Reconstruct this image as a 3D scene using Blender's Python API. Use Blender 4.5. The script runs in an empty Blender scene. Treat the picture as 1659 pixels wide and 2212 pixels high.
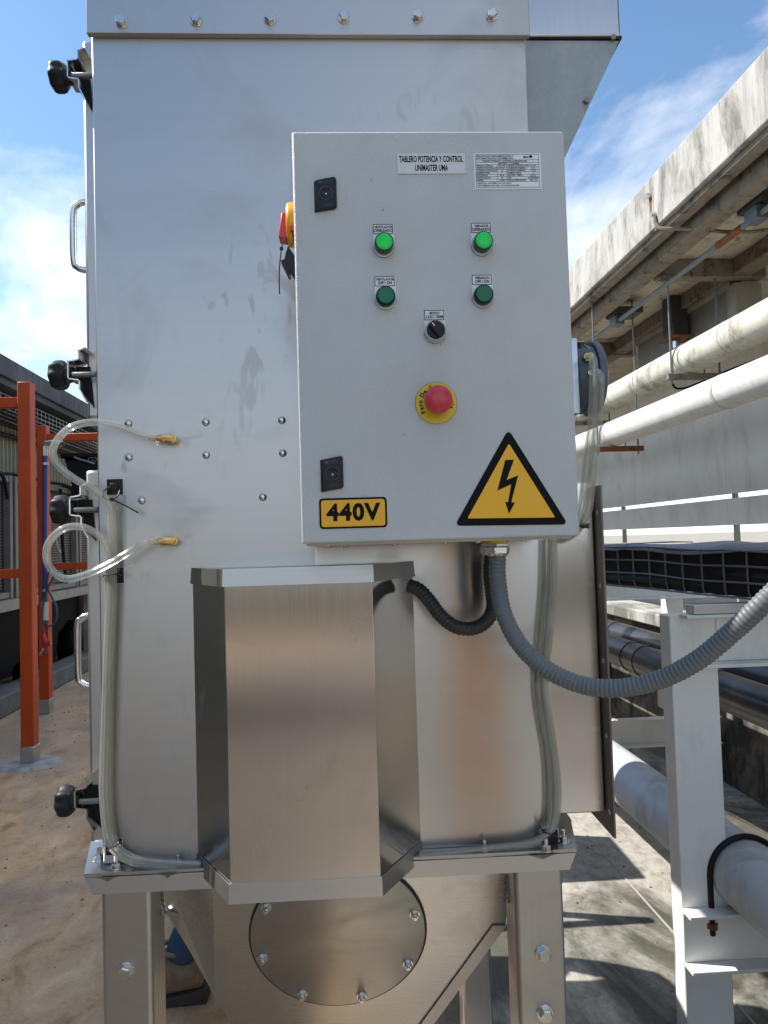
import bpy, bmesh, math, random
from math import sin, cos, tan, pi, radians, atan2, sqrt
from mathutils import Vector, Matrix, Euler
random.seed(7)
S = bpy.context.scene
COL = S.collection

# ------------------------------------------------------------------ camera
YAW, PIT, ROL, FPX = .049, .0385, -.0296, 1554.0
CW, CH = 1659.0, 2212.0
CAM = Vector((0, 0, 1.5))
fw = Vector((sin(YAW)*cos(PIT), cos(YAW)*cos(PIT), sin(PIT)))
rt0 = Vector((cos(YAW), -sin(YAW), 0)); up0 = rt0.cross(fw)
RT = cos(ROL)*rt0 + sin(ROL)*up0; UP = -sin(ROL)*rt0 + cos(ROL)*up0
cd = bpy.data.cameras.new('camera'); cam = bpy.data.objects.new('camera', cd); COL.objects.link(cam)
m = Matrix((RT, UP, -fw)).transposed().to_4x4(); m.translation = CAM; cam.matrix_world = m
cd.sensor_fit = 'VERTICAL'; cd.sensor_height = 36; cd.lens = FPX/CH*36; cd.clip_start = .02; cd.clip_end = 3000
S.camera = cam

# ------------------------------------------------------------------ light
SUN_EL, SUN_AZ = radians(47), radians(14)        # sun stands to the left (-X) and a little behind the machine
sd = Vector((-cos(SUN_EL)*cos(SUN_AZ), cos(SUN_EL)*sin(SUN_AZ), sin(SUN_EL)))
sl = bpy.data.lights.new('sun', 'SUN'); so = bpy.data.objects.new('sun', sl); COL.objects.link(so)
sl.energy = 5.0; sl.angle = radians(.53); sl.color = (1, .95, .87)
so.rotation_euler = sd.to_track_quat('Z', 'Y').to_euler()
W = bpy.data.worlds.new('World'); S.world = W; W.use_nodes = True
nt = W.node_tree; nt.nodes.clear()
def wn(t, **k):
    n = nt.nodes.new(t)
    for a, b in k.items(): setattr(n, a, b)
    return n
sky = wn('ShaderNodeTexSky', sky_type='NISHITA', sun_disc=False, altitude=800, air_density=1.0, dust_density=.5, ozone_density=1.3)
sky.sun_elevation = SUN_EL; sky.sun_rotation = atan2(sd.x, sd.y)
tc = wn('ShaderNodeTexCoord'); sx = wn('ShaderNodeSeparateXYZ'); nt.links.new(tc.outputs['Generated'], sx.inputs[0])
def wmath(op, a, b=None, clamp=False):
    n = wn('ShaderNodeMath', operation=op, use_clamp=clamp)
    for i, v in enumerate((a, b)):
        if v is None: continue
        if isinstance(v, (int, float)): n.inputs[i].default_value = v
        else: nt.links.new(v, n.inputs[i])
    return n.outputs[0]
den = wmath('ADD', wmath('ABSOLUTE', sx.outputs[2]), .12)
cx = wn('ShaderNodeCombineXYZ')
nt.links.new(wmath('DIVIDE', sx.outputs[0], den), cx.inputs[0]); nt.links.new(wmath('DIVIDE', sx.outputs[1], den), cx.inputs[1])
n1 = wn('ShaderNodeTexNoise'); n1.inputs['Scale'].default_value = 1.1; n1.inputs['Detail'].default_value = 9; n1.inputs['Roughness'].default_value = .58; n1.inputs['Distortion'].default_value = .35
mpw = wn('ShaderNodeMapping'); mpw.inputs['Location'].default_value = (52.07, 58.43, 0); mpw.inputs['Scale'].default_value = (1, .8, 1)
nt.links.new(cx.outputs[0], mpw.inputs[0]); nt.links.new(mpw.outputs[0], n1.inputs['Vector'])
rp = wn('ShaderNodeValToRGB'); rp.color_ramp.elements[0].position = .49; rp.color_ramp.elements[1].position = .72
rp.color_ramp.elements[0].color = (0, 0, 0, 1); rp.color_ramp.elements[1].color = (1, 1, 1, 1)
nt.links.new(n1.outputs[0], rp.inputs[0])
hz = wn('ShaderNodeMapRange'); hz.inputs[1].default_value = .0; hz.inputs[2].default_value = .30; hz.inputs[3].default_value = .62; hz.inputs[4].default_value = .0
nt.links.new(sx.outputs[2], hz.inputs[0])
mask = wmath('MAXIMUM', wmath('MULTIPLY', rp.outputs[0], .95), hz.outputs[0])
mixw = wn('ShaderNodeMix', data_type='RGBA'); nt.links.new(mask, mixw.inputs[0])
tint = wn('ShaderNodeMix', data_type='RGBA', blend_type='MULTIPLY'); tint.inputs[0].default_value = 1; tint.inputs[7].default_value = (.92, 1.03, 1.04, 1)
nt.links.new(sky.outputs[0], tint.inputs[6]); nt.links.new(tint.outputs[2], mixw.inputs[6])
mixw.inputs[7].default_value = (7.2, 7.2, 7.1, 1)
bg = wn('ShaderNodeBackground'); bg.inputs[1].default_value = .15
wo = wn('ShaderNodeOutputWorld'); nt.links.new(mixw.outputs[2], bg.inputs[0]); nt.links.new(bg.outputs[0], wo.inputs[0])
S.view_settings.view_transform = 'Standard'; S.view_settings.look = 'None'; S.view_settings.gamma = 1
S.view_settings.exposure = 0.58
S.view_settings.use_curve_mapping = False
S.render.engine = 'CYCLES'
S.cycles.use_denoising = True; S.cycles.max_bounces = 16; S.cycles.transmission_bounces = 14; S.cycles.glossy_bounces = 5; S.cycles.transparent_max_bounces = 40; S.cycles.caustics_reflective = False; S.cycles.caustics_refractive = False

# ------------------------------------------------------------------ coordinate helpers
BY = .032                                         # the buildings are turned this much from the machine
def ray(px, py): return fw + RT*((px-CW/2)/FPX) - UP*((py-CH/2)/FPX)
def at(px, py, Y):
    d = ray(px, py); t = Y/d.y; return CAM + d*t
def atz(px, py, z):
    d = ray(px, py); t = (z-1.5)/d.z; return CAM + d*t
def uvz(u, v, z=0): return Vector((u*cos(BY)-v*sin(BY), u*sin(BY)+v*cos(BY), z))
TB = Matrix.Rotation(BY, 4, 'Z')

# ------------------------------------------------------------------ materials
MATS = {}
def newmat(name):
    m = bpy.data.materials.new(name); m.use_nodes = True; MATS[name] = m
    return m, m.node_tree, m.node_tree.nodes['Principled BSDF']
def nd(t, typ, **k):
    n = t.nodes.new(typ)
    for a, b in k.items(): setattr(n, a, b)
    return n
def noise(t, scale, detail=4, rough=.55, vec=None, dist=0):
    n = nd(t, 'ShaderNodeTexNoise'); n.inputs['Scale'].default_value = scale; n.inputs['Detail'].default_value = detail
    n.inputs['Roughness'].default_value = rough; n.inputs['Distortion'].default_value = dist
    if vec is not None: t.links.new(vec, n.inputs['Vector'])
    return n.outputs[0]
def coords(t, scale=(1, 1, 1), rot=(0, 0, 0), loc=(0, 0, 0)):
    g = nd(t, 'ShaderNodeNewGeometry'); mp = nd(t, 'ShaderNodeMapping')
    mp.inputs['Scale'].default_value = scale; mp.inputs['Rotation'].default_value = rot; mp.inputs['Location'].default_value = loc
    t.links.new(g.outputs['Position'], mp.inputs[0]); return mp.outputs[0]
def ramp(t, src, stops):
    r = nd(t, 'ShaderNodeValToRGB'); e = r.color_ramp.elements
    while len(e) < len(stops): e.new(.5)
    for el, (p, c) in zip(e, stops):
        el.position = p; el.color = c if len(c) == 4 else (*c, 1)
    t.links.new(src, r.inputs[0]); return r.outputs[0]
def g3(v): return (v, v, v)
def mix(t, fac, a, b, mode='MIX'):
    n = nd(t, 'ShaderNodeMix', data_type='RGBA', blend_type=mode)
    for i, v in ((0, fac), (6, a), (7, b)):
        if isinstance(v, (int, float)): n.inputs[i].default_value = v
        elif isinstance(v, tuple): n.inputs[i].default_value = (*v, 1) if len(v) == 3 else v
        else: t.links.new(v, n.inputs[i])
    return n.outputs[2]
def mth(t, op, a, b=0, clamp=False):
    n = nd(t, 'ShaderNodeMath', operation=op, use_clamp=clamp)
    for i, v in enumerate((a, b)):
        if isinstance(v, (int, float)): n.inputs[i].default_value = v
        else: t.links.new(v, n.inputs[i])
    return n.outputs[0]
def bump(t, b, h, strength=.2, dist=.001):
    n = nd(t, 'ShaderNodeBump'); n.inputs['Strength'].default_value = strength; n.inputs['Distance'].default_value = dist
    t.links.new(h, n.inputs['Height']); t.links.new(n.outputs[0], b.inputs['Normal'])
def plain(name, col, rough=.5, metal=0, bumpsc=0, bs=.2, var=.12, vsc=6, spec=None, dirt=None):
    m, t, b = newmat(name)
    n = noise(t, vsc, 5, .6, coords(t))
    lo = tuple(c*(1-var) for c in col); hi = tuple(min(1, c*(1+var)) for c in col)
    c = ramp(t, n, [(.3, lo), (.7, hi)])
    if dirt:
        dc, amount, dsc = dirt
        dn = noise(t, dsc, 8, .65, coords(t, (1, 1, .45)), .6)
        c = mix(t, mth(t, 'MULTIPLY', ramp(t, dn, [(.5, g3(0)), (.68, g3(1))]), amount), c, dc)
    t.links.new(c, b.inputs['Base Color'])
    b.inputs['Roughness'].default_value = rough; b.inputs['Metallic'].default_value = metal
    if spec is not None: b.inputs['Specular IOR Level'].default_value = spec
    if bumpsc: bump(t, b, noise(t, bumpsc, 3, .5, coords(t)), bs, .0006)
    return m
def steel(name, axis='x', col=(.62, .61, .60), rough=.34, aniso=.55, smudge=.35, bands=False):
    m, t, b = newmat(name)
    sc = (6, 60, 900) if axis == 'x' else (900, 900, 6)
    grain = noise(t, 1, 2, .5, coords(t, sc))
    broad = noise(t, 1, 2, .5, coords(t, tuple(s/6 for s in sc)))
    sm = noise(t, 3.2, 7, .62, coords(t, (1, 1, 1.2), loc=(2.3, 0, 4)), .8)
    fine = noise(t, 26, 5, .7, coords(t, (1, 1, .6)), .5)
    dirtm = ramp(t, sm, [(.52, g3(0)), (.66, g3(1))])
    spots = ramp(t, fine, [(.64, g3(0)), (.74, g3(1))])
    s = mth(t, 'MULTIPLY', mth(t, 'ADD', mth(t, 'MULTIPLY', dirtm, .55), mth(t, 'MULTIPLY', spots, .45)), smudge)
    c = ramp(t, broad, [(.3, tuple(k*.985 for k in col)), (.7, tuple(k*1.01 for k in col))])
    c = mix(t, s, c, tuple(k*.55 for k in (col[0], col[1]*.97, col[2]*.92)))
    if bands:      # faint rub marks and the strip where a protective film sat
        g_ = nd(t, 'ShaderNodeNewGeometry'); sp_ = nd(t, 'ShaderNodeSeparateXYZ'); t.links.new(g_.outputs['Position'], sp_.inputs[0])
        za, zb = at(400, 410, 1.25).z, at(400, 533, 1.25).z
        bm_ = mth(t, 'MULTIPLY', mth(t, 'LESS_THAN', sp_.outputs[2], za), mth(t, 'GREATER_THAN', sp_.outputs[2], zb))
        rub = noise(t, 22, 3, .5, coords(t, (1, 1, .4), rot=(0, .5, 0), loc=(1.7, 0, .6)), 1.6)
        rub = mth(t, 'MULTIPLY', ramp(t, rub, [(.60, g3(0)), (.66, g3(1))]), ramp(t, noise(t, 2.4, 2, .5, coords(t, loc=(.3, 0, 1))), [(.48, g3(0)), (.60, g3(1))]))
        c = mix(t, mth(t, 'MULTIPLY', bm_, .10), c, (.30, .30, .32)); c = mix(t, mth(t, 'MULTIPLY', rub, .15), c, (.30, .28, .25))
        s = mth(t, 'ADD', s, mth(t, 'MULTIPLY', rub, .3))
    t.links.new(c, b.inputs['Base Color']); b.inputs['Metallic'].default_value = 1
    r = mth(t, 'ADD', mth(t, 'ADD', mth(t, 'MULTIPLY', grain, .10), rough-.05), mth(t, 'MULTIPLY', s, .3))
    t.links.new(r, b.inputs['Roughness'])
    b.inputs['Anisotropic'].default_value = aniso
    tg = nd(t, 'ShaderNodeTangent', direction_type='RADIAL', axis='Z'); t.links.new(tg.outputs[0], b.inputs['Tangent'])
    if axis == 'x': b.inputs['Anisotropic Rotation'].default_value = .25
    wav = noise(t, 2.2, 2, .5, coords(t))
    hgt = mth(t, 'ADD', mth(t, 'MULTIPLY', grain, .0006), mth(t, 'MULTIPLY', wav, .4))
    bump(t, b, hgt, .35, .006)
    return m
M = {}
M['steel_cab'] = steel('cabinet_brushed_steel', 'x', (.52, .505, .49), .34, .6, .38, True)
M['steel_pol'] = steel('polished_horizontal_steel', 'x', (.56, .545, .54), .20, .88, .35)
M['steel_disc'] = steel('worn_cover_steel', 'x', (.38, .37, .35), .36, .4, .7)
M['steel_mirror'] = steel('mirror_side_steel', 'z', (.72, .71, .70), .12, .45, .45)
M['steel_hop'] = steel('hopper_steel', 'x', (.52, .515, .50), .28, .4, .55)
M['steel_h'] = steel('brushed_steel_horizontal', 'x', (.53, .515, .50), .36, .5, .4)
M['steel_v'] = steel('brushed_steel_vertical', 'z', (.61, .60, .605), .23, .85, .42)
M['steel_dull'] = steel('dull_steel', 'z', (.49, .485, .475), .38, .3, .6)
M['steel_bright'] = plain('bright_steel', (.72, .72, .71), .22, 1, 0)
M['steel_reflect_brown'] = plain('flange_reflection_brown', (.20, .17, .155), .42, .7, 60)  # brown of the flange's reflection put into its base colour
M['bolt'] = plain('bolt_steel', (.66, .65, .62), .24, 1, 90, .3)
M['zinc'] = plain('zinc_steel', (.52, .53, .54), .4, 1, 60)
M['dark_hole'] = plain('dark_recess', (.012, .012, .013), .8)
M['brass'] = plain('brass', (.72, .50, .20), .28, 1, 0)
M['black'] = plain('black_plastic', (.010, .011, .014), .42, 0, 500, .3, spec=.35)
M['black_soft'] = plain('black_nylon', (.012, .012, .013), .5)
M['knob'] = plain('black_knob_plastic', (.010, .012, .015), .5, 0, 200, .3, spec=.3)
M['yellow'] = plain('yellow_plastic', (.80, .36, .015), .38)
M['ring_yellow'] = plain('estop_yellow', (.74, .52, .02), .42)
M['red'] = plain('red_plastic', (.52, .035, .05), .34)
M['red_cap'] = plain('red_mushroom', (.60, .045, .07), .32)
M['sticker'] = plain('sticker_orange', (.98, .50, .012), .4, 0, 0, .2, .04)
M['print'] = plain('black_print', (.006, .006, .007), .6, spec=.15)
M['print_blue'] = plain('rating_print', (.010, .012, .025), .6, spec=.15)
M['white'] = plain('white_label', (.86, .87, .88), .4)
M['plate_grey'] = plain('nameplate_aluminium', (.74, .75, .74), .42, .05)
M['rating'] = plain('rating_plate', (.84, .88, .94), .4)
M['orange'] = plain('orange_paint', (.56, .07, .007), .5, 0, 40, .25, .1, 3, dirt=((.20, .05, .02), .35, 9))
M['blue_pipe'] = plain('blue_painted_pipe', (.035, .055, .24), .4)
M['blue_hose'] = plain('blue_hose', (.02, .09, .16), .4)
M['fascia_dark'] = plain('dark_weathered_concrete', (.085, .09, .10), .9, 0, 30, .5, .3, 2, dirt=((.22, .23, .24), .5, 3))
M['corr'] = plain('yellowed_sheet', (.40, .385, .27), .6, 0, 0, .2, .12, 1.5, dirt=((.2, .18, .12), .35, 2.0))
M['cable_wire'] = plain('galvanised_wire', (.42, .44, .46), .42, .8)
M['cable_dull'] = plain('weathered_wire', (.17, .185, .20), .5, .5)
M['cable'] = plain('black_cable', (.008, .008, .009), .6, spec=.3)
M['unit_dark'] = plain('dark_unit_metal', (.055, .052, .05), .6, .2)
M['unit_frame'] = plain('grey_unit_frame', (.22, .21, .20), .55, .2)
M['stand'] = plain('painted_stand', (.34, .32, .28), .6, 0, 0, .2, .15, 3, dirt=((.12, .11, .1), .5, 5))
M['kerb'] = plain('kerb_concrete', (.16, .18, .19), .9, 0, 25, .5, .25, 4)
M['cream'] = plain('cream_paint', (.66, .62, .52), .55, 0, 40, .2, .05, 3, dirt=((.30, .28, .24), .25, 6))
M['white_paint'] = plain('white_steel_paint', (.82, .82, .78), .5, 0, 60, .2, .04, 3, dirt=((.36, .37, .38), .3, 7))
M['white_pipe'] = plain('white_pipe_paint', (.58, .60, .63), .5, 0, 0, .2, .08, 4, dirt=((.22, .23, .26), .6, 6))
M['duct_black'] = plain('black_duct_wrap', (.055, .052, .055), .3, .35, 12, .5, .35, 5, dirt=((.20, .17, .14), .6, 5))
M['wall_grey'] = plain('grey_cladding', (.80, .79, .76), .6, 0, 0, .2, .05, 1.2, dirt=((.40, .39, .37), .35, 2.6))
M['rubber'] = plain('rubber', (.02, .02, .02), .7)
M['gauge'] = plain('gauge_grey', (.10, .125, .155), .45, .3, 250, .3)
M['conduit_grey'] = plain('grey_conduit', (.145, .165, .172), .5, 0, 0, .2, .08, 20)
M['conduit_black'] = plain('black_conduit', (.028, .028, .028), .45, 0, 0, .2, .3, 20)
M['weld'] = plain('weld_bead', (.30, .27, .23), .5, .8, 160, .8)
M['rust'] = plain('rusty_steel', (.22, .07, .025), .75, .2, 80, .5, .35, 20)
M['denim'] = plain('denim', (.04, .08, .135), .9, 0, 400, .4)
M['shirt'] = plain('work_shirt', (.10, .12, .15), .9, 0, 300, .4)
M['boot'] = plain('worn_suede', (.27, .19, .115), .85, 0, 200, .6, .3, 30)
M['sole'] = plain('boot_sole', (.06, .045, .04), .8)
M['lace'] = plain('boot_lace', (.20, .15, .05), .8)
M['skin'] = plain('skin', (.42, .25, .17), .55)
M['hair'] = plain('hair', (.03, .02, .015), .6)
M['grime'] = plain('sealant_grime', (.17, .14, .10), .9, 0, 80, .6, .4, 30)
M['zinc_mortar'] = plain('pale_mortar', (.40, .41, .42), .9, 0, 40, .5, .3, 9)
M['ply'] = plain('plywood', (.44, .25, .13), .7)
M['sealant'] = plain('sealant', (.42, .40, .35), .8)

def _galv():
    m, t, b = newmat('galvanised_sheet')
    n = noise(t, 22, 6, .7, coords(t), .4); s = noise(t, 5, 6, .65, coords(t, (1, 1, .5), loc=(1, 2, 3)), .6)
    c = ramp(t, n, [(.3, (.33, .36, .37)), (.7, (.48, .51, .515))])
    c = mix(t, mth(t, 'MULTIPLY', ramp(t, s, [(.48, g3(0)), (.66, g3(1))]), .45), c, (.17, .17, .15))
    t.links.new(c, b.inputs['Base Color']); b.inputs['Metallic'].default_value = .75
    t.links.new(ramp(t, n, [(.3, g3(.5)), (.7, g3(.66))]), b.inputs['Roughness']); bump(t, b, n, .3, .001)
    M['galv'] = m; b.inputs['Metallic'].default_value = .6
_galv()
def _powder():
    m, t, b = newmat('grey_powder_coat')
    n = noise(t, 420, 3, .55, coords(t), .3)
    v = noise(t, 5, 4, .5, coords(t))
    c = ramp(t, v, [(.3, (.555, .58, .585)), (.7, (.60, .625, .63))])
    sp = noise(t, 70, 3, .5, coords(t, loc=(3, 1, 2)))
    c = mix(t, mth(t, 'MULTIPLY', ramp(t, sp, [(.745, g3(0)), (.77, g3(1))]), .6), c, (.16, .16, .17))
    t.links.new(c, b.inputs['Base Color']); sm_ = noise(t, 7, 6, .62, coords(t, (1, 1, .7)), 1.1); sm_ = ramp(t, sm_, [(.50, g3(0)), (.70, g3(1))])
    t.links.new(mth(t, 'ADD', .36, mth(t, 'MULTIPLY', sm_, .14)), b.inputs['Roughness'])
    c = mix(t, mth(t, 'MULTIPLY', sm_, .10), c, (.40, .40, .38)); t.links.new(c, b.inputs['Base Color'])
    bump(t, b, n, .8, .0014); M['powder'] = m
_powder()
def _clear():
    m, t, b = newmat('clear_tube')
    tr = nd(t, 'ShaderNodeBsdfTransparent'); tr.inputs[0].default_value = (.95, .955, .94, 1)
    b.inputs['Base Color'].default_value = (.86, .86, .81, 1); b.inputs['Roughness'].default_value = .12
    tl_ = nd(t, 'ShaderNodeBsdfTranslucent'); tl_.inputs[0].default_value = (.9, .9, .84, 1)
    body = nd(t, 'ShaderNodeMixShader'); body.inputs[0].default_value = .35; t.links.new(b.outputs[0], body.inputs[1]); t.links.new(tl_.outputs[0], body.inputs[2])
    lw = nd(t, 'ShaderNodeLayerWeight'); lw.inputs[0].default_value = .5
    st = noise(t, 300, 2, .5, coords(t, (1, 1, .05)))
    f = ramp(t, lw.outputs['Facing'], [(0, g3(.12)), (.35, g3(.16)), (.62, g3(.36)), (.80, g3(.22)), (1, g3(.42))])
    lp = nd(t, 'ShaderNodeMixShader'); t.links.new(f, lp.inputs[0]); t.links.new(tr.outputs[0], lp.inputs[1]); t.links.new(body.outputs[0], lp.inputs[2])
    gs = nd(t, 'ShaderNodeBsdfGlossy'); gs.inputs['Roughness'].default_value = .08; fr = ramp(t, lw.outputs['Fresnel'], [(0, g3(.02)), (.3, g3(.10)), (1, g3(.30))])
    mx = nd(t, 'ShaderNodeMixShader'); t.links.new(fr, mx.inputs[0]); t.links.new(lp.outputs[0], mx.inputs[1]); t.links.new(gs.outputs[0], mx.inputs[2])
    t.links.new(mx.outputs[0], t.nodes['Material Output'].inputs[0]); M['clear'] = m
_clear()
def _lens():
    m, t, b = newmat('green_lens')
    b.inputs['Base Color'].default_value = (.0, .36, .05, 1); b.inputs['Roughness'].default_value = .25
    b.inputs['Emission Color'].default_value = (0, .55, .08, 1); b.inputs['Emission Strength'].default_value = .25; M['lens'] = m
    m, t, b = newmat('dark_green_bezel'); b.inputs['Base Color'].default_value = (.0, .055, .018, 1); b.inputs['Roughness'].default_value = .12; M['lens_dark'] = m
    M['green_button'] = plain('green_push_button', (.0, .16, .085), .38)
_lens()
def _floor():
    m, t, b = newmat('floor_concrete')
    g = nd(t, 'ShaderNodeNewGeometry'); sp = nd(t, 'ShaderNodeSeparateXYZ'); t.links.new(g.outputs['Position'], sp.inputs[0])
    side = nd(t, 'ShaderNodeMapRange'); side.inputs[1].default_value = -.25; side.inputs[2].default_value = .35; t.links.new(sp.outputs[0], side.inputs[0])
    big = noise(t, 1.3, 8, .62, coords(t, (1, .7, 1), loc=(4, 2, 0)), .7)
    mid = noise(t, 5.5, 8, .65, coords(t, (1, .55, 1), rot=(0, 0, .5)), .9)
    fine = noise(t, 60, 6, .7, coords(t)); speck = noise(t, 14, 8, .72, coords(t, (1, .8, 1)), .4)
    tan_ = ramp(t, mid, [(.28, (.30, .17, .085)), (.45, (.66, .44, .25)), (.7, (.82, .62, .41))])
    tan_ = mix(t, ramp(t, big, [(.38, g3(.75)), (.56, g3(0))]), tan_, (.30, .235, .19))
    rust = noise(t, 1.1, 7, .6, coords(t, (1, 1, 1), loc=(9, 5, 1)), .5)
    tan_ = mix(t, mth(t, 'MULTIPLY', ramp(t, rust, [(.56, g3(0)), (.68, g3(1))]), .7), tan_, (.38, .18, .06))
    gry = ramp(t, speck, [(.3, (.19, .18, .155)), (.5, (.38, .36, .32)), (.72, (.52, .50, .45))])
    mold = ramp(t, big, [(.46, g3(0)), (.56, g3(1))])
    gry = mix(t, mth(t, 'MULTIPLY', mold, .9), gry, ramp(t, mid, [(.3, (.02, .02, .018)), (.6, (.075, .072, .05)), (.75, (.26, .24, .16))]))
    c = mix(t, side.outputs[0], tan_, gry)
    far = nd(t, 'ShaderNodeMapRange'); far.inputs[1].default_value = 4.2; far.inputs[2].default_value = 6; t.links.new(sp.outputs[1], far.inputs[0])
    c = mix(t, mth(t, 'MULTIPLY', far.outputs[0], .5), c, (.36, .31, .24))
    c = mix(t, .5, c, ramp(t, fine, [(.3, g3(.34)), (.7, g3(.66))]), 'OVERLAY')
    t.links.new(c, b.inputs['Base Color'])
    t.links.new(ramp(t, mid, [(.3, g3(.62)), (.7, g3(.9))]), b.inputs['Roughness'])
    bump(t, b, mth(t, 'ADD', fine, mid), .3, .004); M['floor'] = m
_floor()
def _stained(name, base, stain, amt, lo=.46, hi=.62, sc=2.2, vstretch=.35):
    m, t, b = newmat(name)
    n = noise(t, sc, 9, .68, coords(t, (1, 1, vstretch), loc=(5, 3, 1)), .8); f = noise(t, 16, 7, .7, coords(t, (1, 1, .4)), .5); h = noise(t, 70, 4, .6, coords(t))
    c = ramp(t, f, [(.3, tuple(k*.8 for k in base)), (.7, base)])
    s = mth(t, 'MULTIPLY', ramp(t, mth(t, 'ADD', mth(t, 'MULTIPLY', n, .65), mth(t, 'MULTIPLY', f, .35)), [(lo, g3(0)), (hi, g3(1))]), amt)
    run = noise(t, 1, 5, .6, coords(t, (11, 11, .9)), .3); run = ramp(t, run, [(.52, g3(0)), (.66, g3(1))])
    spk = ramp(t, noise(t, 95, 3, .6, coords(t)), [(.62, g3(0)), (.68, g3(1))])
    s = mth(t, 'MAXIMUM', s, mth(t, 'MULTIPLY', run, .38*amt)); s = mth(t, 'MAXIMUM', s, mth(t, 'MULTIPLY', spk, .35*amt))
    c = mix(t, s, c, stain); t.links.new(c, b.inputs['Base Color']); b.inputs['Roughness'].default_value = .85
    bump(t, b, h, .4, .002); return m
M['eave'] = _stained('eave_concrete', (.50, .48, .44), (.11, .10, .085), .85, .46, .60, 3.0, .3)
M['soffit'] = _stained('soffit_paint', (.52, .47, .37), (.05, .04, .03), .85, .50, .62, 2.2, 1)
M['soffit_beam'] = _stained('soffit_beam', (.24, .205, .16), (.025, .02, .016), .9, .50, .62, 5, 1)
M['pipe_stained'] = _stained('stained_white_pipe', (.66, .63, .54), (.14, .12, .075), .7, .50, .60, 3.5, 1)
M['pipe_white'] = _stained('white_insulated_pipe', (.74, .73, .68), (.30, .28, .22), .5, .54, .66, 3.5, 1)
M['low_wall'] = _stained('mouldy_low_wall', (.30, .26, .20), (.02, .02, .022), .92, .40, .56, 2.5, .8)
M['pilaster'] = _stained('beige_pilaster', (.52, .45, .33), (.06, .05, .04), .6, .54, .66, 4, .6)
M['cover'] = _stained('grey_sheet_cover', (.27, .28, .30), (.08, .085, .10), .6, .48, .62, 4, 1)

# ------------------------------------------------------------------ mesh helpers
class MB:
    def __init__(s): s.v = []; s.f = []
    def add(s, vs, fs, T=None):
        o = len(s.v); s.v += [(T @ Vector(p)) if T else Vector(p) for p in vs]; s.f += [tuple(i+o for i in f) for f in fs]; return s
    def box(s, a, b, T=None):
        x0, x1 = sorted((a[0], b[0])); y0, y1 = sorted((a[1], b[1])); z0, z1 = sorted((a[2], b[2]))
        return s.add([(x0,y0,z0),(x1,y0,z0),(x1,y1,z0),(x0,y1,z0),(x0,y0,z1),(x1,y0,z1),(x1,y1,z1),(x0,y1,z1)],
                     [(0,3,2,1),(4,5,6,7),(0,1,5,4),(1,2,6,5),(2,3,7,6),(3,0,4,7)], T)
    def cyl(s, p0, p1, r, n=16, r1=None, cap=True):
        p0, p1 = Vector(p0), Vector(p1); d = (p1-p0).normalized(); q = d.to_track_quat('Z', 'Y'); r1 = r if r1 is None else r1
        a = [p0 + q @ Vector((r*cos(2*pi*i/n), r*sin(2*pi*i/n), 0)) for i in range(n)]
        b = [p1 + q @ Vector((r1*cos(2*pi*i/n), r1*sin(2*pi*i/n), 0)) for i in range(n)]
        f = [(i, (i+1) % n, n+(i+1) % n, n+i) for i in range(n)]
        if cap: f += [tuple(reversed(range(n))), tuple(range(n, 2*n))]
        return s.add(a+b, f)
    def prism(s, poly, lo, hi, axis='y', T=None):
        """poly in the plane normal to axis; y: (x,z), x: (y,z), z: (x,y)"""
        n = len(poly)
        def P(p, h): return {'y': (p[0], h, p[1]), 'x': (h, p[0], p[1]), 'z': (p[0], p[1], h)}[axis]
        vs = [P(p, lo) for p in poly] + [P(p, hi) for p in poly]
        return s.add(vs, [tuple(reversed(range(n))), tuple(range(n, 2*n))] + [(i, (i+1) % n, n+(i+1) % n, n+i) for i in range(n)], T)
    def lathe(s, prof, T=None, n=24):
        vs = []; fs = []; k = len(prof)
        for r, z in prof:
            for i in range(n): vs.append((r*cos(2*pi*i/n), r*sin(2*pi*i/n), z))
        for j in range(k-1):
            for i in range(n): fs.append((j*n+i, j*n+(i+1) % n, (j+1)*n+(i+1) % n, (j+1)*n+i))
        fs += [tuple(reversed(range(n))), tuple(range((k-1)*n, k*n))]
        return s.add(vs, fs, T)
    def tube(s, pts, r, n=10, step=None, cyc=False, rf=None):
        P = spline(pts, step) if step else [Vector(p) for p in pts]
        k = len(P); o = []; prev = None
        for i in range(k):
            d = (P[min(i+1, k-1)]-P[max(i-1, 0)])
            if cyc: d = P[(i+1) % k]-P[(i-1) % k]
            d.normalize()
            if prev is None: x = d.orthogonal().normalized()
            else: x = (prev - d*prev.dot(d)).normalized()
            prev = x; y = d.cross(x); rr = rf(i) if rf else r
            o += [P[i]+x*(rr*cos(2*pi*j/n))+y*(rr*sin(2*pi*j/n)) for j in range(n)]
        f = [(i*n+j, i*n+(j+1) % n, (i+1)*n+(j+1) % n, (i+1)*n+j) for i in range(k-1) for j in range(n)]
        if cyc: f += [((k-1)*n+j, (k-1)*n+(j+1) % n, (j+1) % n, j) for j in range(n)]
        else: f += [tuple(reversed(range(n))), tuple(range((k-1)*n, k*n))]
        return s.add(o, f)
    def mesh(s, name, off=(0, 0, 0), smooth=35):
        me = bpy.data.meshes.new(name); off = Vector(off)
        me.from_pydata([tuple(p-off) for p in s.v], [], s.f)
        bm = bmesh.new(); bm.from_mesh(me); bmesh.ops.recalc_face_normals(bm, faces=bm.faces); bm.to_mesh(me); bm.free()
        me.validate()
        if smooth:
            me.shade_smooth(); me.set_sharp_from_angle(angle=radians(smooth))
        return me
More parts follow.
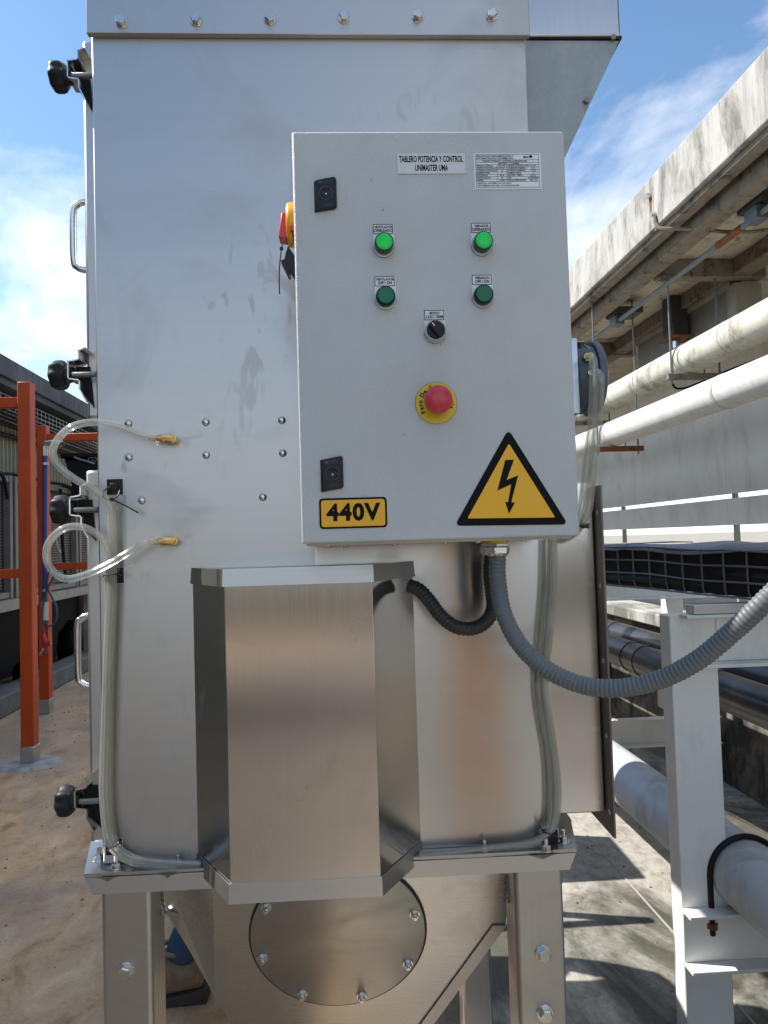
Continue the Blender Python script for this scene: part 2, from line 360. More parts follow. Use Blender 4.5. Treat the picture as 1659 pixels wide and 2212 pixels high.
def spline(pts, step):
    P = [Vector(p) for p in pts]; P = [P[0]*2-P[1]] + P + [P[-1]*2-P[-2]]; out = []
    for i in range(1, len(P)-2):
        a, b, c, d = P[i-1:i+3]; n = max(2, int((c-b).length/step))
        for j in range(n):
            t = j/n; out.append(.5*((2*b)+(c-a)*t+(2*a-5*b+4*c-d)*t*t+(3*b-a-3*c+d)*t**3))
    out.append(P[-2]); return out
WL = {}
def link(o, parent, world):
    COL.objects.link(o); world = Vector(world)
    if parent: o.parent = parent; o.location = world-WL[parent.name]
    else: o.location = world
    WL[o.name] = world; return o
def thing(name, label, cat, loc=(0, 0, 0), group=None):
    o = bpy.data.objects.new(name, None); o.empty_display_size = .1; link(o, None, loc); return tag(o, label, cat, group)
def tag(o, label=None, cat=None, group=None, kind=None):
    for k, v in (('label', label), ('category', cat), ('group', group), ('kind', kind)):
        if v: o[k] = v
    return o
def part(name, mb, mat, parent=None, bev=0, smooth=35, loc=None, kind=None, label=None, seg=2):
    """mb verts are in world space; origin goes to loc (default: parent's place)"""
    if loc is None:
        if parent: loc = WL[parent.name]
        else:
            n = len(mb.v); loc = Vector((sum(v.x for v in mb.v)/n, sum(v.y for v in mb.v)/n, min(v.z for v in mb.v)))
    me = mb.mesh(name, loc, smooth); me.materials.append(M[mat] if isinstance(mat, str) else mat)
    o = bpy.data.objects.new(name, me); link(o, parent, loc)
    if bev:
        b = o.modifiers.new('bevel', 'BEVEL'); b.width = bev; b.segments = seg; b.limit_method = 'ANGLE'; b.angle_limit = radians(40); b.harden_normals = False
    if kind: o['kind'] = kind
    if label: o['label'] = label
    return o
def inst(name, me, parent, world, rot=(0, 0, 0), label=None, scale=None):
    o = bpy.data.objects.new(name, me); link(o, parent, world); o.rotation_euler = rot
    if label: o['label'] = label
    if scale: o.scale = scale
    return o
def lmesh(mb, name, mat, smooth=35):
    me = mb.mesh(name, (0, 0, 0), smooth); me.materials.append(M[mat]); return me
RF = (pi/2, 0, 0)      # local +Z looks towards the camera (-Y)
_txt = {}
def textverts(s, h, xs=1.0, bold=.0, align='CENTER', sp=1.0):
    c = bpy.data.curves.new('t', 'FONT'); c.body = s; c.size = 1; c.align_x = align; c.align_y = 'CENTER'; c.offset = bold; c.space_character = sp; c.resolution_u = 3
    o = bpy.data.objects.new('t', c); COL.objects.link(o); bpy.context.view_layer.update()
    dg = bpy.context.evaluated_depsgraph_get(); me = o.evaluated_get(dg).to_mesh()
    vs = [(v.co.x*h*xs, v.co.y*h) for v in me.vertices]; fs = [tuple(p.vertices) for p in me.polygons]
    o.evaluated_get(dg).to_mesh_clear(); bpy.data.objects.remove(o); bpy.data.curves.remove(c)
    return vs, fs
def text_into(mb, s, x, z, y, h, width=None, bold=.02, align='CENTER', xs=1.0, rot=0, sp=1.0):
    vs, fs = textverts(s, h, xs, bold, align, sp)
    if width and vs:
        w = max(v[0] for v in vs)-min(v[0] for v in vs); k = width/w; vs = [(a*k, b) for a, b in vs]
    c, sn = cos(rot), sin(rot)
    return mb.add([(x+a*c-b*sn, y, z+a*sn+b*c) for a, b in vs], fs)
def hexbolt(r, h, washer=1.35, stud=0):
    b = MB()
    if washer: b.lathe([(r*washer, 0), (r*washer, h*.14), (r*washer*.96, h*.2)], n=24)
    z0 = h*.2
    hx = [(r*1.0*cos(pi/3*i), r*1.0*sin(pi/3*i)) for i in range(6)]
    b.add([(x, y, z0) for x, y in hx]+[(x, y, h*.86) for x, y in hx]+[(x*.84, y*.84, h) for x, y in hx],
          [(i, (i+1) % 6, 6+(i+1) % 6, 6+i) for i in range(6)]+[(6+i, 6+(i+1) % 6, 12+(i+1) % 6, 12+i) for i in range(6)]+[tuple(range(12, 18)), tuple(reversed(range(6)))])
    if stud: b.cyl((0, 0, h), (0, 0, h+stud), r*.5, 10)
    return b
YP = 1.0245; YC = 1.25

# ================================================================== SETTING
fl = MB(); fl.add([(-400, -400, 0), (400, -400, 0), (400, 400, 0), (-400, 400, 0)], [(0, 1, 2, 3)])
floor = part('floor', fl, 'floor', smooth=0, kind='structure', loc=(0, 0, 0))
# pale sealant lines between the concrete slabs on the right
for u_, seg_ in ((atz(1240, 1770, 0), None), (atz(1600, 1735, 0), None)):
    u0 = u_.x*cos(BY)+u_.y*sin(BY)
for k, (u0, w) in enumerate(((1.25, .006),)):
    j = MB(); j.box((u0, -3, .0), (u0+w, 12, .004), TB); part('slab_joint', j, 'sealant', floor)
for v0 in (3.9,):
    j = MB(); j.box((.5, v0, .0), (2.28, v0+.006, .004), TB); part('slab_joint', j, 'sealant', floor)

# ---- building on the right: eave, soffit, cladding
rb = thing('right_building', 'long low building on the right with stained concrete eave and grey cladding under it', 'building', uvz(3.5, 6))
V0, V1 = -6, 26
part('eave', MB().prism([(2.6, 3.85), (2.6, 4.27), (2.78, 4.27), (2.78, 3.85)], V0, V1, 'y', TB), 'eave', rb, bev=.012)
part('eave_drip', MB().prism([(2.64, 3.81), (2.64, 3.85), (2.74, 3.85), (2.74, 3.81)], V0, V1, 'y', TB), 'soffit_beam', rb)
part('gutter_beam', MB().prism([(2.781, 3.72), (2.781, 3.9), (2.93, 3.9), (2.93, 3.72)], V0, V1, 'y', TB), 'soffit_beam', rb, bev=.01)
part('soffit', MB().box((2.931, V0, 3.86), (5.2, V1, 3.92), TB), 'soffit', rb)
part('inner_beam', MB().box((3.6, V0, 3.72), (3.78, V1, 3.859), TB), 'soffit_beam', rb, bev=.01)
part('roof', MB().box((2.781, V0, 3.99), (9, V1, 4.2), TB), 'eave', rb)
for i in range(6):
    v = .6+2.66*i
    part('roof_rib', MB().box((2.931, v, 3.70), (3.899, v+.12, 3.859), TB), 'soffit_beam', rb, bev=.008)
# cladding (behind, with open slots through which the sky shows)
for i in range(9):
    v = -5+3.4*i
    part('cladding_panel', MB().box((5.0, v, 1.945), (5.06, v+3.394, 3.859), TB), 'wall_grey', rb)
    part('lower_cladding', MB().box((5.0, v, 1.555), (5.06, v+3.394, 1.885), TB), 'wall_grey', rb)
    part('cladding_post', MB().box((5.08, v-.02, 0), (5.14, v+.025, 1.95), TB), 'stand', rb)
wn1 = part('vent_panel', MB().box((3.70, 6.15, 3.42), (3.9, 8.1, 3.68), TB), 'unit_frame', rb, bev=.01)
part('frame', MB().box((3.66, 6.10, 3.68), (3.9, 8.12, 3.72), TB), 'stand', wn1)
part('frame', MB().box((3.66, 6.0, 3.38), (3.9, 6.149, 3.679), TB), 'stand', wn1)

# ---- low wall with pilasters (right)
lw = thing('low_wall', 'mouldy low wall with beige posts behind the pipes on the right', 'wall', uvz(2.4, 6))
part('wall_body', MB().box((2.32, -3, 0), (2.5, 20, .84), TB), 'low_wall', lw, bev=.01)
part('coping', MB().box((2.26, -3, .841), (2.56, 20, .93), TB), 'eave', lw, bev=.01)
for i in range(8):
    v = 1.2+1.55*i
    pl = part('pilaster', MB().box((2.22, v, 0), (2.319, v+.16, .84), TB), 'pilaster', lw, bev=.006)
    if i % 2 == 1 or i == 2: part('junction_box', MB().box((2.235, v+.30, .30), (2.319, v+.52, .52), TB), 'cream', lw, bev=.006)

# ---- hung pipes with trapeze hangers
def pipe_v(name, label, u, z, r, mat, v0, v1, bands=()):
    t = thing(name, label, 'pipe', uvz(u, 5, z))
    b = MB(); b.cyl(TB @ Vector((u, v0, z)), TB @ Vector((u, v1, z)), r, 40); part('pipe_run', b, mat, t, smooth=60)
    for v in bands:
        b = MB(); b.cyl(TB @ Vector((u, v, z)), TB @ Vector((u, v+.03, z)), r+.004, 40); part('joint_band', b, 'pipe_stained' if 'pipe' in mat else mat, t)
    return t
pipe_v('overhead_pipe', 'upper stained cream pipe hanging under the right eave', 3.2, 3.0, .137, 'pipe_stained', -2, 22, (3.1, 5.3, 7.6, 10))
pipe_v('overhead_pipe', 'lower bright white pipe hanging below the stained one', 2.9, 2.495, .127, 'pipe_white', -2, 22, (2.4, 4.9, 7.35, 9.9))
def hanger(u, z, r, v, lab, rusty):
    t = thing('pipe_hanger', lab, 'pipe hanger', uvz(u, v, z-r))
    m1 = 'rust' if rusty else 'soffit_beam'
    part('bar', MB().box((u-r-.09, v-.025, z-r-.055), (u+r+.16, v+.025, z-r-.005), TB), m1, t, bev=.003)
    for du in (-r-.05, r+.11):
        top = 3.70 if u > 3 else 3.85
        b = MB(); b.cyl(TB @ Vector((u+du, v, z-r-.09)), TB @ Vector((u+du, v, top)), .009, 8); part('rod', b, 'cable_dull', t)
    ring = [TB @ Vector((u+(r+.006)*cos(a), v+.06, z+(r+.006)*sin(a))) for a in [pi*i/14-.1 for i in range(15)]]
    part('clamp', MB().tube([TB @ Vector((u+r+.006, v+.06, z-r-.03))]+ring+[TB @ Vector((u-r-.006, v+.06, z-r-.03))], .006, 8), 'cable_dull', t)
hanger(3.2, 3.0, .137, 5.95, 'dark trapeze hanger nearest the camera, clamped round the stained pipe', False)
hanger(3.2, 3.0, .137, 8.4, 'farther hanger carrying the stained pipe beside the gauge', False)
hanger(2.9, 2.495, .127, 6.95, 'rusty hanger under the bright white pipe beside the clear tubes', True)
# thin grey conduit under soffit
gc = thing('ceiling_conduit', 'thin grey conduit with orange band running under the soffit', 'conduit', uvz(3.2, 4, 3.6))
p0 = TB @ Vector((3.0, 1, 3.64)); p1 = TB @ Vector((3.0, 14, 3.64))
b = MB(); b.cyl(p0, p1, .021, 14); part('conduit_run', b, 'conduit_grey', gc)
b = MB(); b.cyl(TB @ Vector((3.0, 4.80, 3.64)), TB @ Vector((3.0, 5.12, 3.64)), .027, 14); part('orange_band', b, 'rust', gc)
for v in (4.62, 7.0):
    c = part('clamp', MB().box((2.95, v-.06, 3.60), (3.05, v+.08, 3.70), TB), 'gauge', gc, bev=.008)
    part('bracket', MB().box((2.94, v-.12, 3.70), (3.22, v+.14, 3.76), TB), 'unit_dark', gc)
    b = MB(); b.cyl(TB @ Vector((3.0, v, 3.70)), TB @ Vector((3.0, v, 3.86)), .012, 8); part('rod', b, 'zinc', gc)
ej = thing('junction_device', 'small rusty junction box hanging below the soffit above the gauge', 'junction box', uvz(3.55, 7.0, 3.3))
part('housing', MB().box((3.50, 6.84, 3.46), (3.66, 7.06, 3.56), TB), 'unit_dark', ej, bev=.01)
part('rusty_plate', MB().box((3.48, 6.8, 3.435), (3.68, 7.1, 3.455), TB), 'rust', ej, bev=.004)
part('mount', MB().box((3.5, 6.85, 3.521), (3.66, 7.05, 3.86), TB), 'unit_dark', ej)
b = MB(); b.cyl(TB @ Vector((3.58, 6.95, 3.35)), TB @ Vector((3.58, 6.95, 3.42)), .035, 12); part('gland', b, 'bolt', ej)
part('cable', MB().tube([TB @ Vector(p) for p in ((3.58, 6.95, 3.36), (3.58, 6.95, 3.15), (3.55, 7.0, 3.0), (3.62, 6.9, 2.93), (3.95, 6.6, 3.05), (4.3, 6.2, 3.15))], .011, 8, .04), 'cable', ej)
# bolts and bracket on the eave face
ev = thing('eave_anchor', 'two rusty anchor bolts with a bent strap on the white eave', 'anchor', TB @ Vector((2.6, 5.4, 4.0)))
for v, z in ((5.35, 4.13), (5.28, 3.95)):
    q = TB @ Vector((2.6, v, z)); b = MB(); b.cyl(q, q-Vector((.035, 0, 0)), .022, 6); part('bolt', b, 'bolt', ev)
    part('rust_streak', MB().prism([(v-.012, z-.13), (v+.012, z-.13), (v+.018, z-.01), (v-.018, z-.01)], 2.597, 2.6, 'x', TB), 'rust', ev)
part('strap', MB().tube([TB @ Vector(p) for p in ((2.585, 5.26, 3.93), (2.59, 5.22, 3.82), (2.75, 5.1, 3.76), (3.1, 5.0, 3.69), (3.3, 4.95, 3.69))], .014, 6, .05), 'soffit_beam', ev)

# ---- white pipe frames
def hframe(Y, lab):
    xl = .939 - (Y-2.1)*.032
    t = thing('pipe_rack', lab, 'pipe rack', (xl+.07, Y+.05, 0), 'white steel frames carrying the pipes')
    part('post', MB().box((xl, Y, 0), (xl+.142, Y+.07, 1.25)), 'white_paint', t, bev=.004)
    part('post', MB().box((xl+1.02, Y, 0), (xl+1.12, Y+.085, 1.25)), 'white_paint', t, bev=.004)
    for z0, z1, x0, nm in ((1.10, 1.255, xl+.03, 'upper'), (.235, .40, xl+.0, 'lower')):
        b = MB(); y0 = Y-.052
        b.box((x0 if nm == 'lower' else xl+.14, Y-.004, z0+.012), (xl+1.3, Y-.0001 if nm == 'lower' else Y+.02, z1-.012))
        b.box((x0, y0, z1-.011), (xl+1.3, Y-.0002, z1)); b.box((x0, y0, z0), (xl+1.3, Y-.0002, z0+.011))
        part('beam', b, 'white_paint', t, bev=.002)
    return t
hframe(2.1, 'nearest white steel frame, standing right of the machine under the grey conduit')
hframe(4.25, 'second white steel frame, behind the nearest white post')
hframe(6.4, 'farthest white steel frame, small between the dark flange and the white post')
# 6 inch pipe, u-bolt
wp = pipe_v('floor_pipe', 'thick pale grey pipe running low behind the white post', 1.2, .49, .10, 'white_pipe', 1.2, 16, ())
ub = thing('pipe_clamp', 'black U-bolt clamping the pale grey pipe to the lower white beam', 'clamp', (1.15, 2.02, .40))
cy = TB @ Vector((1.2, 2.06, .49))
part('u_bolt', MB().tube([cy+Vector((-.108, 0, -.17))]+[cy+Vector((.108*cos(a), 0, .108*sin(a))) for a in [pi-pi*i/16 for i in range(17)]]+[cy+Vector((.108, 0, -.17))], .0085, 10), 'cable', ub)
for dx in (-.108, .108):
    b = MB(); b.cyl(cy+Vector((dx, 0, -.135)), cy+Vector((dx, 0, -.15)), .017, 6); part('nut', b, 'rust', ub)
part('saddle', MB().box(cy+Vector((-.10, -.03, -.104)), cy+Vector((.10, .02, -.091))), 'cable', ub)
# dark ducts
pipe_v('dark_duct', 'front dark wrapped duct crossing behind the white post', 1.62, .835, .078, 'duct_black', 1.5, 14, (2.2, 2.9, 3.6, 3.75, 4.3, 5.2))
pipe_v('dark_duct', 'rear dark wrapped duct lying just above the front one', 1.80, .87, .070, 'duct_black', 1.5, 14, (2.6, 3.4, 4.4, 4.55, 5.6))

# ---- wire mesh cable tray on the right
ct = thing('cable_tray', 'wire mesh cable tray full of black cables under a crumpled grey sheet', 'cable tray', (1.1, 2.5, 1.285))
A = Vector((.97, 3.2, 0)); Bv = Vector((1.17, 2.25, 0)); dv = (Bv-A).normalized(); nv = Vector((-dv.y, dv.x, 0))
if nv.x < 0: nv = -nv
def tp(s, w, z):
    wob = .010*sin(s*4.2)+.004*sin(s*13); return A+dv*s+nv*(w+wob*.6)+Vector((0, 0, 1.29+z+.5*wob*(z > .04)))
s_list = [-3+.1*i for i in range(48)]
for zz in (0, .05, .10, .15):
    for w in (0, .30):
        part('long_wire', MB().tube([tp(s, w, zz) for s in s_list], .0033, 6), 'cable_dull', ct)
for s in s_list:
    if s > 1.7: break
    part('cross_wire', MB().tube([tp(s, .004, .155), tp(s, .004, .08), tp(s, .006, .015), tp(s, .02, -.004), tp(s, .15, -.004), tp(s, .29, -.002), tp(s, .298, .15)], .003, 6), 'cable_dull', ct)
for s in (.08,):
    for zz in (.045, .125):
        part('splice_clamp', MB().box(tp(s, -.012, zz-.012), tp(s+.03, -.004, zz+.014)), 'zinc', ct, bev=.001)
        q = tp(s+.015, -.012, zz); b = MB(); b.cyl(q, q-nv*.02, .006, 6); part('bolt', b, 'bolt', ct)
rnd = random.Random(3)
for k in range(16):
    w = .03+.24*(k % 8)/7; z0 = .018+.042*(k//8)+rnd.uniform(0, .02); ph = rnd.uniform(0, 6)
    cb = part('cable', MB().tube([tp(s, w+.012*sin(s*3+ph), z0+.012*sin(s*2.3+ph*2)) for s in s_list], rnd.uniform(.014, .022), 8), 'cable', ct)
# black liner added to keep the basket dark inside
part('shade_sheet', MB().add([tuple(tp(s, .012, z)) for s in s_list for z in (.004, .150)], [(2*i, 2*i+2, 2*i+3, 2*i+1) for i in range(len(s_list)-1)]), 'cable', ct)
# crumpled cover sheets
def sheet(s0, s1, w0, w1, h, seed, drop):
    r = random.Random(seed); vs = []; fs = []; ns, nw = 22, 7
    for i in range(ns):
        s = s0+(s1-s0)*i/(ns-1)
        for j in range(nw):
            w = w0+(w1-w0)*j/(nw-1)
            z = .156+.35*h*(.5+.5*sin(s*3.1+seed))*(1-abs(j/(nw-1)-.4))+r.uniform(-.002, .002)+.005*sin(s*9+w*13+seed)
            if j == 0: z -= drop
            vs.append(tuple(tp(s, w, z)))
    for i in range(ns-1):
        for j in range(nw-1): fs.append((i*nw+j, (i+1)*nw+j, (i+1)*nw+j+1, i*nw+j+1))
    o = part('cover_sheet', MB().add(vs, fs), 'cover', ct, smooth=50)
    sm = o.modifiers.new('thickness', 'SOLIDIFY'); sm.thickness = .004
sheet(-2.9, .42, -.02, .34, .03, 1, .016); sheet(.40, 1.7, -.01, .36, .035, 4, .02)
part('support_channel', MB().box((.99, 2.05, 1.256), (1.45, 2.10, 1.284)), 'zinc', ct, bev=.002)
part('support_channel', MB().box((.90, 4.2, 1.256), (1.35, 4.25, 1.284)), 'zinc', ct, bev=.002)

# ---- unseen things added behind the camera for the polished steel to mirror
bw = thing('reflection_wall', 'dark low parapet added unseen far behind the viewer to darken the reflections', 'wall', (0, -9, 0))
part('wall_body', MB().box((-16, -9.2, 0), (16, -9, 1.22)), 'low_wall', bw)
part('coping', MB().box((-16, -9.26, 1.221), (16, -8.94, 1.32)), 'eave', bw)
bk = thing('reflection_pipe', 'dark wrapped pipe added unseen behind the viewer to band the reflections', 'pipe', (0, -3.8, 0))
b = MB(); b.cyl((-5, -3.8, .12), (2.1, -3.8, .12), .10, 24); part('pipe_run', b, 'duct_black', bk, smooth=60)
for x in (-4, -1.5, 1.2): part('pipe_foot', MB().box((x, -3.9, 0), (x+.1, -3.7, .03)), 'stand', bk)
# ================================================================== LEFT SIDE
lb = thing('left_building', 'long shaded building on the left with dark parapet and yellowish corrugated wall', 'building', uvz(-3.9, 6))
part('void_shade', MB().box((-3.86, V0, 0), (-3.80, 30, .92), TB), 'dark_hole', lb)  # near-black sheet puts the shade under the stand into the colour
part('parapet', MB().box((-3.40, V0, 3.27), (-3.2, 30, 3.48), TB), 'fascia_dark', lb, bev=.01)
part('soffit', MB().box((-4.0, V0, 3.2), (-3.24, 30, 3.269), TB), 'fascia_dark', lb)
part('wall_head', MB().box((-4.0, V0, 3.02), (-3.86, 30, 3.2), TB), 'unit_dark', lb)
# corrugated wall: ribs are real profile; slanted ribs in the photograph
bmx = MB(); pr = []; v = -6.0
while v < 28:
    pr += [(-3.90, v), (-3.90, v+.045), (-3.875, v+.06), (-3.875, v+.095)]; v += .11
vs = [(u, vv, z) for u, vv in pr for z in (0.0, 3.2)]
bmx.add(vs, [(2*i, 2*i+2, 2*i+3, 2*i+1) for i in range(len(pr)-1)], TB)
part('corrugated_wall', bmx, 'corr', lb, smooth=0)
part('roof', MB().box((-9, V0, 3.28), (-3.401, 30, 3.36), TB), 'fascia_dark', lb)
part('wall_cable', MB().tube([TB @ Vector((-3.8, vv, 2.9-.02*sin(vv))) for vv in [2+.5*i for i in range(40)]], .025, 8), 'cable', lb)
# wire tray below parapet
lt = thing('wall_cable_tray', 'galvanised wire basket tray running under the dark parapet on the left', 'cable tray', uvz(-3.5, 8, 2.9))
for uu, zz in ((-3.36, 3.06), (-3.36, 3.11), (-3.36, 3.16), (-3.36, 3.01), (-3.45, 3.01), (-3.55, 3.01), (-3.66, 3.01), (-3.66, 3.1)):
    b = MB(); b.cyl(TB @ Vector((uu, 2, zz)), TB @ Vector((uu, 22, zz)), .005, 6); part('long_wire', b, 'cable_wire', lt)
cwm = lmesh(MB().tube([(0, 0, .16), (0, 0, .02), (-.02, 0, 0), (-.28, 0, 0), (-.3, 0, .02), (-.3, 0, .10)], .004, 6), 'cross_wire', 'cable_wire')
for i in range(110):
    inst('cross_wire', cwm, lt, TB @ Vector((-3.36, 5.5+.12*i, 3.01)), (0, 0, BY))
rk = random.Random(11)
for k in range(3):
    v = (6.9, 8.7, 10.2)[k]; w = rk.uniform(.25, .5); h = rk.uniform(.25, .6)
    lum = MB(); lum.lathe([(w*.5, 0), (w*.55, h*.3), (w*.42, h*.7), (w*.2, h*.95), (.02, h)], TB @ Matrix.Translation((-3.5, v, .0)), 10)
    lum.v = [p+Vector((rk.uniform(-.04, .04), rk.uniform(-.04, .04), rk.uniform(-.02, .02))) for p in lum.v]
    tag(part('refuse_sack', lum, 'cable', smooth=60), ('nearest crumpled black sack under the stand, left of the orange post', 'crumpled black sack under the stand between the two orange posts', 'farthest black sack under the stand, right of the red air gun')[k], 'sack', 'black sacks under the left stand')
for k in range(6):
    part('cable', MB().tube([TB @ Vector((-3.62+.045*k+.01*sin(vv*2+k), vv, 3.035+.012*(k % 3)+.008*sin(vv*1.7+k*2))) for vv in [2+.5*i for i in range(40)]], .018, 8), 'cable', lt)

kb = MB(); kb.box((-3.2, -6, 0), (-2.93, 30, .19), TB); part('kerb', kb, 'kerb', kind='structure', bev=.02)
# equipment stand
st = thing('equipment_stand', 'long grey painted stand with posts carrying the dark cooling units', 'stand', uvz(-3.1, 8))
part('beam', MB().box((-3.12, 2, .93), (-3.0, 24, 1.03), TB), 'stand', st, bev=.005)
part('beam', MB().box((-3.8, 2, .93), (-3.7, 24, 1.03), TB), 'stand', st, bev=.005)
for i in range(11):
    v = 3.9+1.86*i
    part('post', MB().box((-3.11, v, .19), (-3.01, v+.10, .93), TB), 'stand', st, bev=.005)
    part('post', MB().box((-3.78, v, .0), (-3.70, v+.08, .93), TB), 'stand', st, bev=.005)
part('deck', MB().box((-3.7, 2, .98), (-3.12, 24, 1.02), TB), 'unit_dark', st)
# cooling units
ulab = ['dark cooling unit at the left edge, nearest the orange post', 'dark cooling unit just behind the blue pipe', 'dark cooling unit seen through the lower clear tube loop', 'farthest dark cooling unit, beside the cabinet edge']
slat = lmesh(MB().box((0, 0, 0), (.008, 1.56, .012)), 'louvre', 'unit_frame', 0)
for i in range(4):
    v = 5.55+1.86*i
    t = thing('cooling_unit', ulab[i], 'cooling unit', TB @ Vector((-3.3, v+.9, 1.03)), 'cooling units on the stand')
    part('casing', MB().box((-3.75, v+.02, 1.031), (-3.14, v+1.80, 2.22), TB), 'unit_dark', t, bev=.01)
    for vv in (v, v+1.74): part('corner_post', MB().box((-3.139, vv, 1.031), (-3.07, vv+.06, 2.24), TB), 'unit_frame', t, bev=.004)
    for z in (1.04, 2.17): part('rail', MB().box((-3.139, v+.061, z), (-3.08, v+1.739, z+.06), TB), 'unit_frame', t, bev=.004)
    for k in range(34): inst('louvre', slat, t, TB @ Vector((-3.139, v+.12, 1.13+.03*k)), (0, 0, BY))
    part('brace', MB().tube([TB @ Vector((-3.10, v+.25, 1.15)), TB @ Vector((-3.10, v+.75, 2.1))], .018, 8), 'stand', t)
    part('side_pipe', MB().tube([TB @ Vector(p) for p in ((-3.06, v+1.2, 2.2), (-3.05, v+1.2, 1.7), (-3.07, v+1.3, 1.4), (-3.04, v+1.3, 1.1))], .02, 8, .05), 'cable', t)
    part('handle', MB().tube([TB @ Vector(p) for p in ((-3.05, v+1.0, 1.62), (-3.03, v+1.02, 1.50), (-3.03, v+1.08, 1.46), (-3.05, v+1.12, 1.5))], .012, 8, .02), 'cable_wire', t)
    part('top_cable', MB().tube([TB @ Vector(p) for p in ((-3.4, v-.1, 2.26), (-3.25, v+.4, 2.30), (-3.2, v+1.1, 2.28), (-3.06, v+1.5, 2.24), (-3.04, v+1.62, 2.0))], .018, 8, .05), 'cable', t)
# black tank with lettering
bb = thing('black_tank', 'large black plastic tank with pale letters hanging behind the orange beam', 'tank', TB @ Vector((-3.45, 11.8, 2.2)))
P1 = at(137, 985, 9.0); P2 = at(240, 1068, 9.0)
part('tank_body', MB().prism([(P1.x, P1.z-.03), (P1.x+.12, P2.z), (P2.x+.4, P2.z), (P2.x+.4, P1.z-.03)], 9.0, 9.7), 'black', bb, bev=.03)
part('lid', MB().box((P1.x-.03, 8.95, P1.z-.03), (P2.x+.43, 9.75, P1.z+.03)), 'black', bb, bev=.02)
tm = MB(); q = at(206, 993, 8.945); text_into(tm, 'COLE', q.x, q.z, 8.945, .075, bold=.01); part('lettering', tm, 'unit_frame', bb, smooth=0)
part('strap', MB().tube([at(160, 988, 8.94), at(172, 992, 8.94), at(205, 1002, 8.94)], .012, 8, .05), 'cable_wire', bb)

# ---- orange frames
def opost(t, px, pybase, pytop, wpx):
    P = atz(px, pybase, 0); Y = P.y; w = .09
    zt = at(px, pytop, Y).z
    part('post', MB().box((P.x-w/2, Y-w/2, .115), (P.x+w/2, Y+w/2, zt)), 'orange', t, bev=.006)
    part('foot_sleeve', MB().box((P.x-w/2-.004, Y-w/2-.004, 0), (P.x+w/2+.004, Y+w/2+.004, .13)), 'zinc', t, bev=.004)
    return P, zt
P = atz(65, 1650, 0)
f1 = thing('orange_frame', 'near orange steel frame whose post stands in a grey mortar patch', 'steel frame', P, 'orange steel frames on the left')
P, zt = opost(f1, 65, 1650, 827, 28)
for pa, pb in ((860, 882), (1229, 1249)):
    z1, z0 = at(20, pa, P.y).z, at(20, pb, P.y).z
    part('beam', MB().box((P.x-1.9, P.y-.035, z0), (P.x-.046, P.y+.035, z1)), 'orange', f1, bev=.005)
part('post', MB().box((P.x-1.99, P.y-.045, 0), (P.x-1.901, P.y+.045, zt)), 'orange', f1, bev=.006)
pad = MB(); nn = 40; r = random.Random(5)
pv = [(P.x-.03+(.24+r.uniform(-.02, .02))*cos(2*pi*i/nn)*1.0, P.y+.0+(.20+r.uniform(-.02, .02))*sin(2*pi*i/nn)) for i in range(nn)]
pad.add([(a, b_, .001) for a, b_ in pv]+[(P.x-.03+(a-P.x+.03)*.8, P.y+(b_-P.y)*.8, .018) for a, b_ in pv], [(i, (i+1) % nn, nn+(i+1) % nn, nn+i) for i in range(nn)]+[tuple(range(nn, 2*nn))])
part('mortar_patch', pad, 'zinc_mortar', f1)
P = atz(100, 1540, 0)
f2 = thing('orange_frame', 'far orange steel frame beside the blue pipe, beams reaching behind the cabinet', 'steel frame', P, 'orange steel frames on the left')
P, zt = opost(f2, 100, 1540, 920, 22); P2f = P
for pa, pb in ((937, 953), (1215, 1230)):
    z1, z0 = at(160, pa, P.y).z, at(160, pb, P.y).z
    part('beam', MB().box((P.x+.046, P.y-.035, z0), (P.x+2.6, P.y+.035, z1)), 'orange', f2, bev=.005)
part('post', MB().box((P.x+2.601, P.y-.045, 0), (P.x+2.69, P.y+.045, zt)), 'orange', f2, bev=.006)
rbn = thing('added_shade_rail', 'low grey rail added unseen behind the machine to shade the floor', 'railing', (-.2, 3.04, 0))  # added unseen rail, casts dark bands on the right floor
for z in (.55, 1.1):
    b = MB(); b.cyl((-1.0, 3.04, z), (.12, 3.04, z), .024, 12); part('rail', b, 'zinc', rbn)
for x in (-.98, .1):
    b = MB(); b.cyl((x, 3.04, 0), (x, 3.04, 1.1), .024, 12); part('post', b, 'zinc', rbn)
blw = thing('added_shade_box', 'grey blower box added unseen behind the machine to shade the floor', 'blower', (-.35, 3.6, 0))  # added unseen box, shades the floor right of the machine
part('casing', MB().box((-.75, 3.4, .12), (.12, 3.84, 1.25)), 'galv', blw, bev=.01)
b = MB(); b.cyl((-.3, 3.39, .7), (-.3, 3.30, .7), .2, 32); part('inlet_ring', b, 'zinc', blw)
for x in (-.72, .02): part('foot', MB().box((x, 3.45, 0), (x+.07, 3.8, .12)), 'stand', blw)
pb_ = thing('reflection_board', 'tan plywood board added unseen behind the viewer to warm the cabinet reflection', 'board', (.62, -1.5, 0))  # added to put a warm streak into the steel's reflection
part('sheet', MB().add([(.52, -1.45, 0), (.82, -1.45, 0), (.82, -1.53, 1.75), (.52, -1.53, 1.75), (.52, -1.47, 0), (.82, -1.47, 0), (.82, -1.55, 1.75), (.52, -1.55, 1.75)], [(0, 1, 2, 3), (7, 6, 5, 4), (0, 4, 5, 1), (1, 5, 6, 2), (2, 6, 7, 3), (3, 7, 4, 0)]), 'ply', pb_, smooth=0)
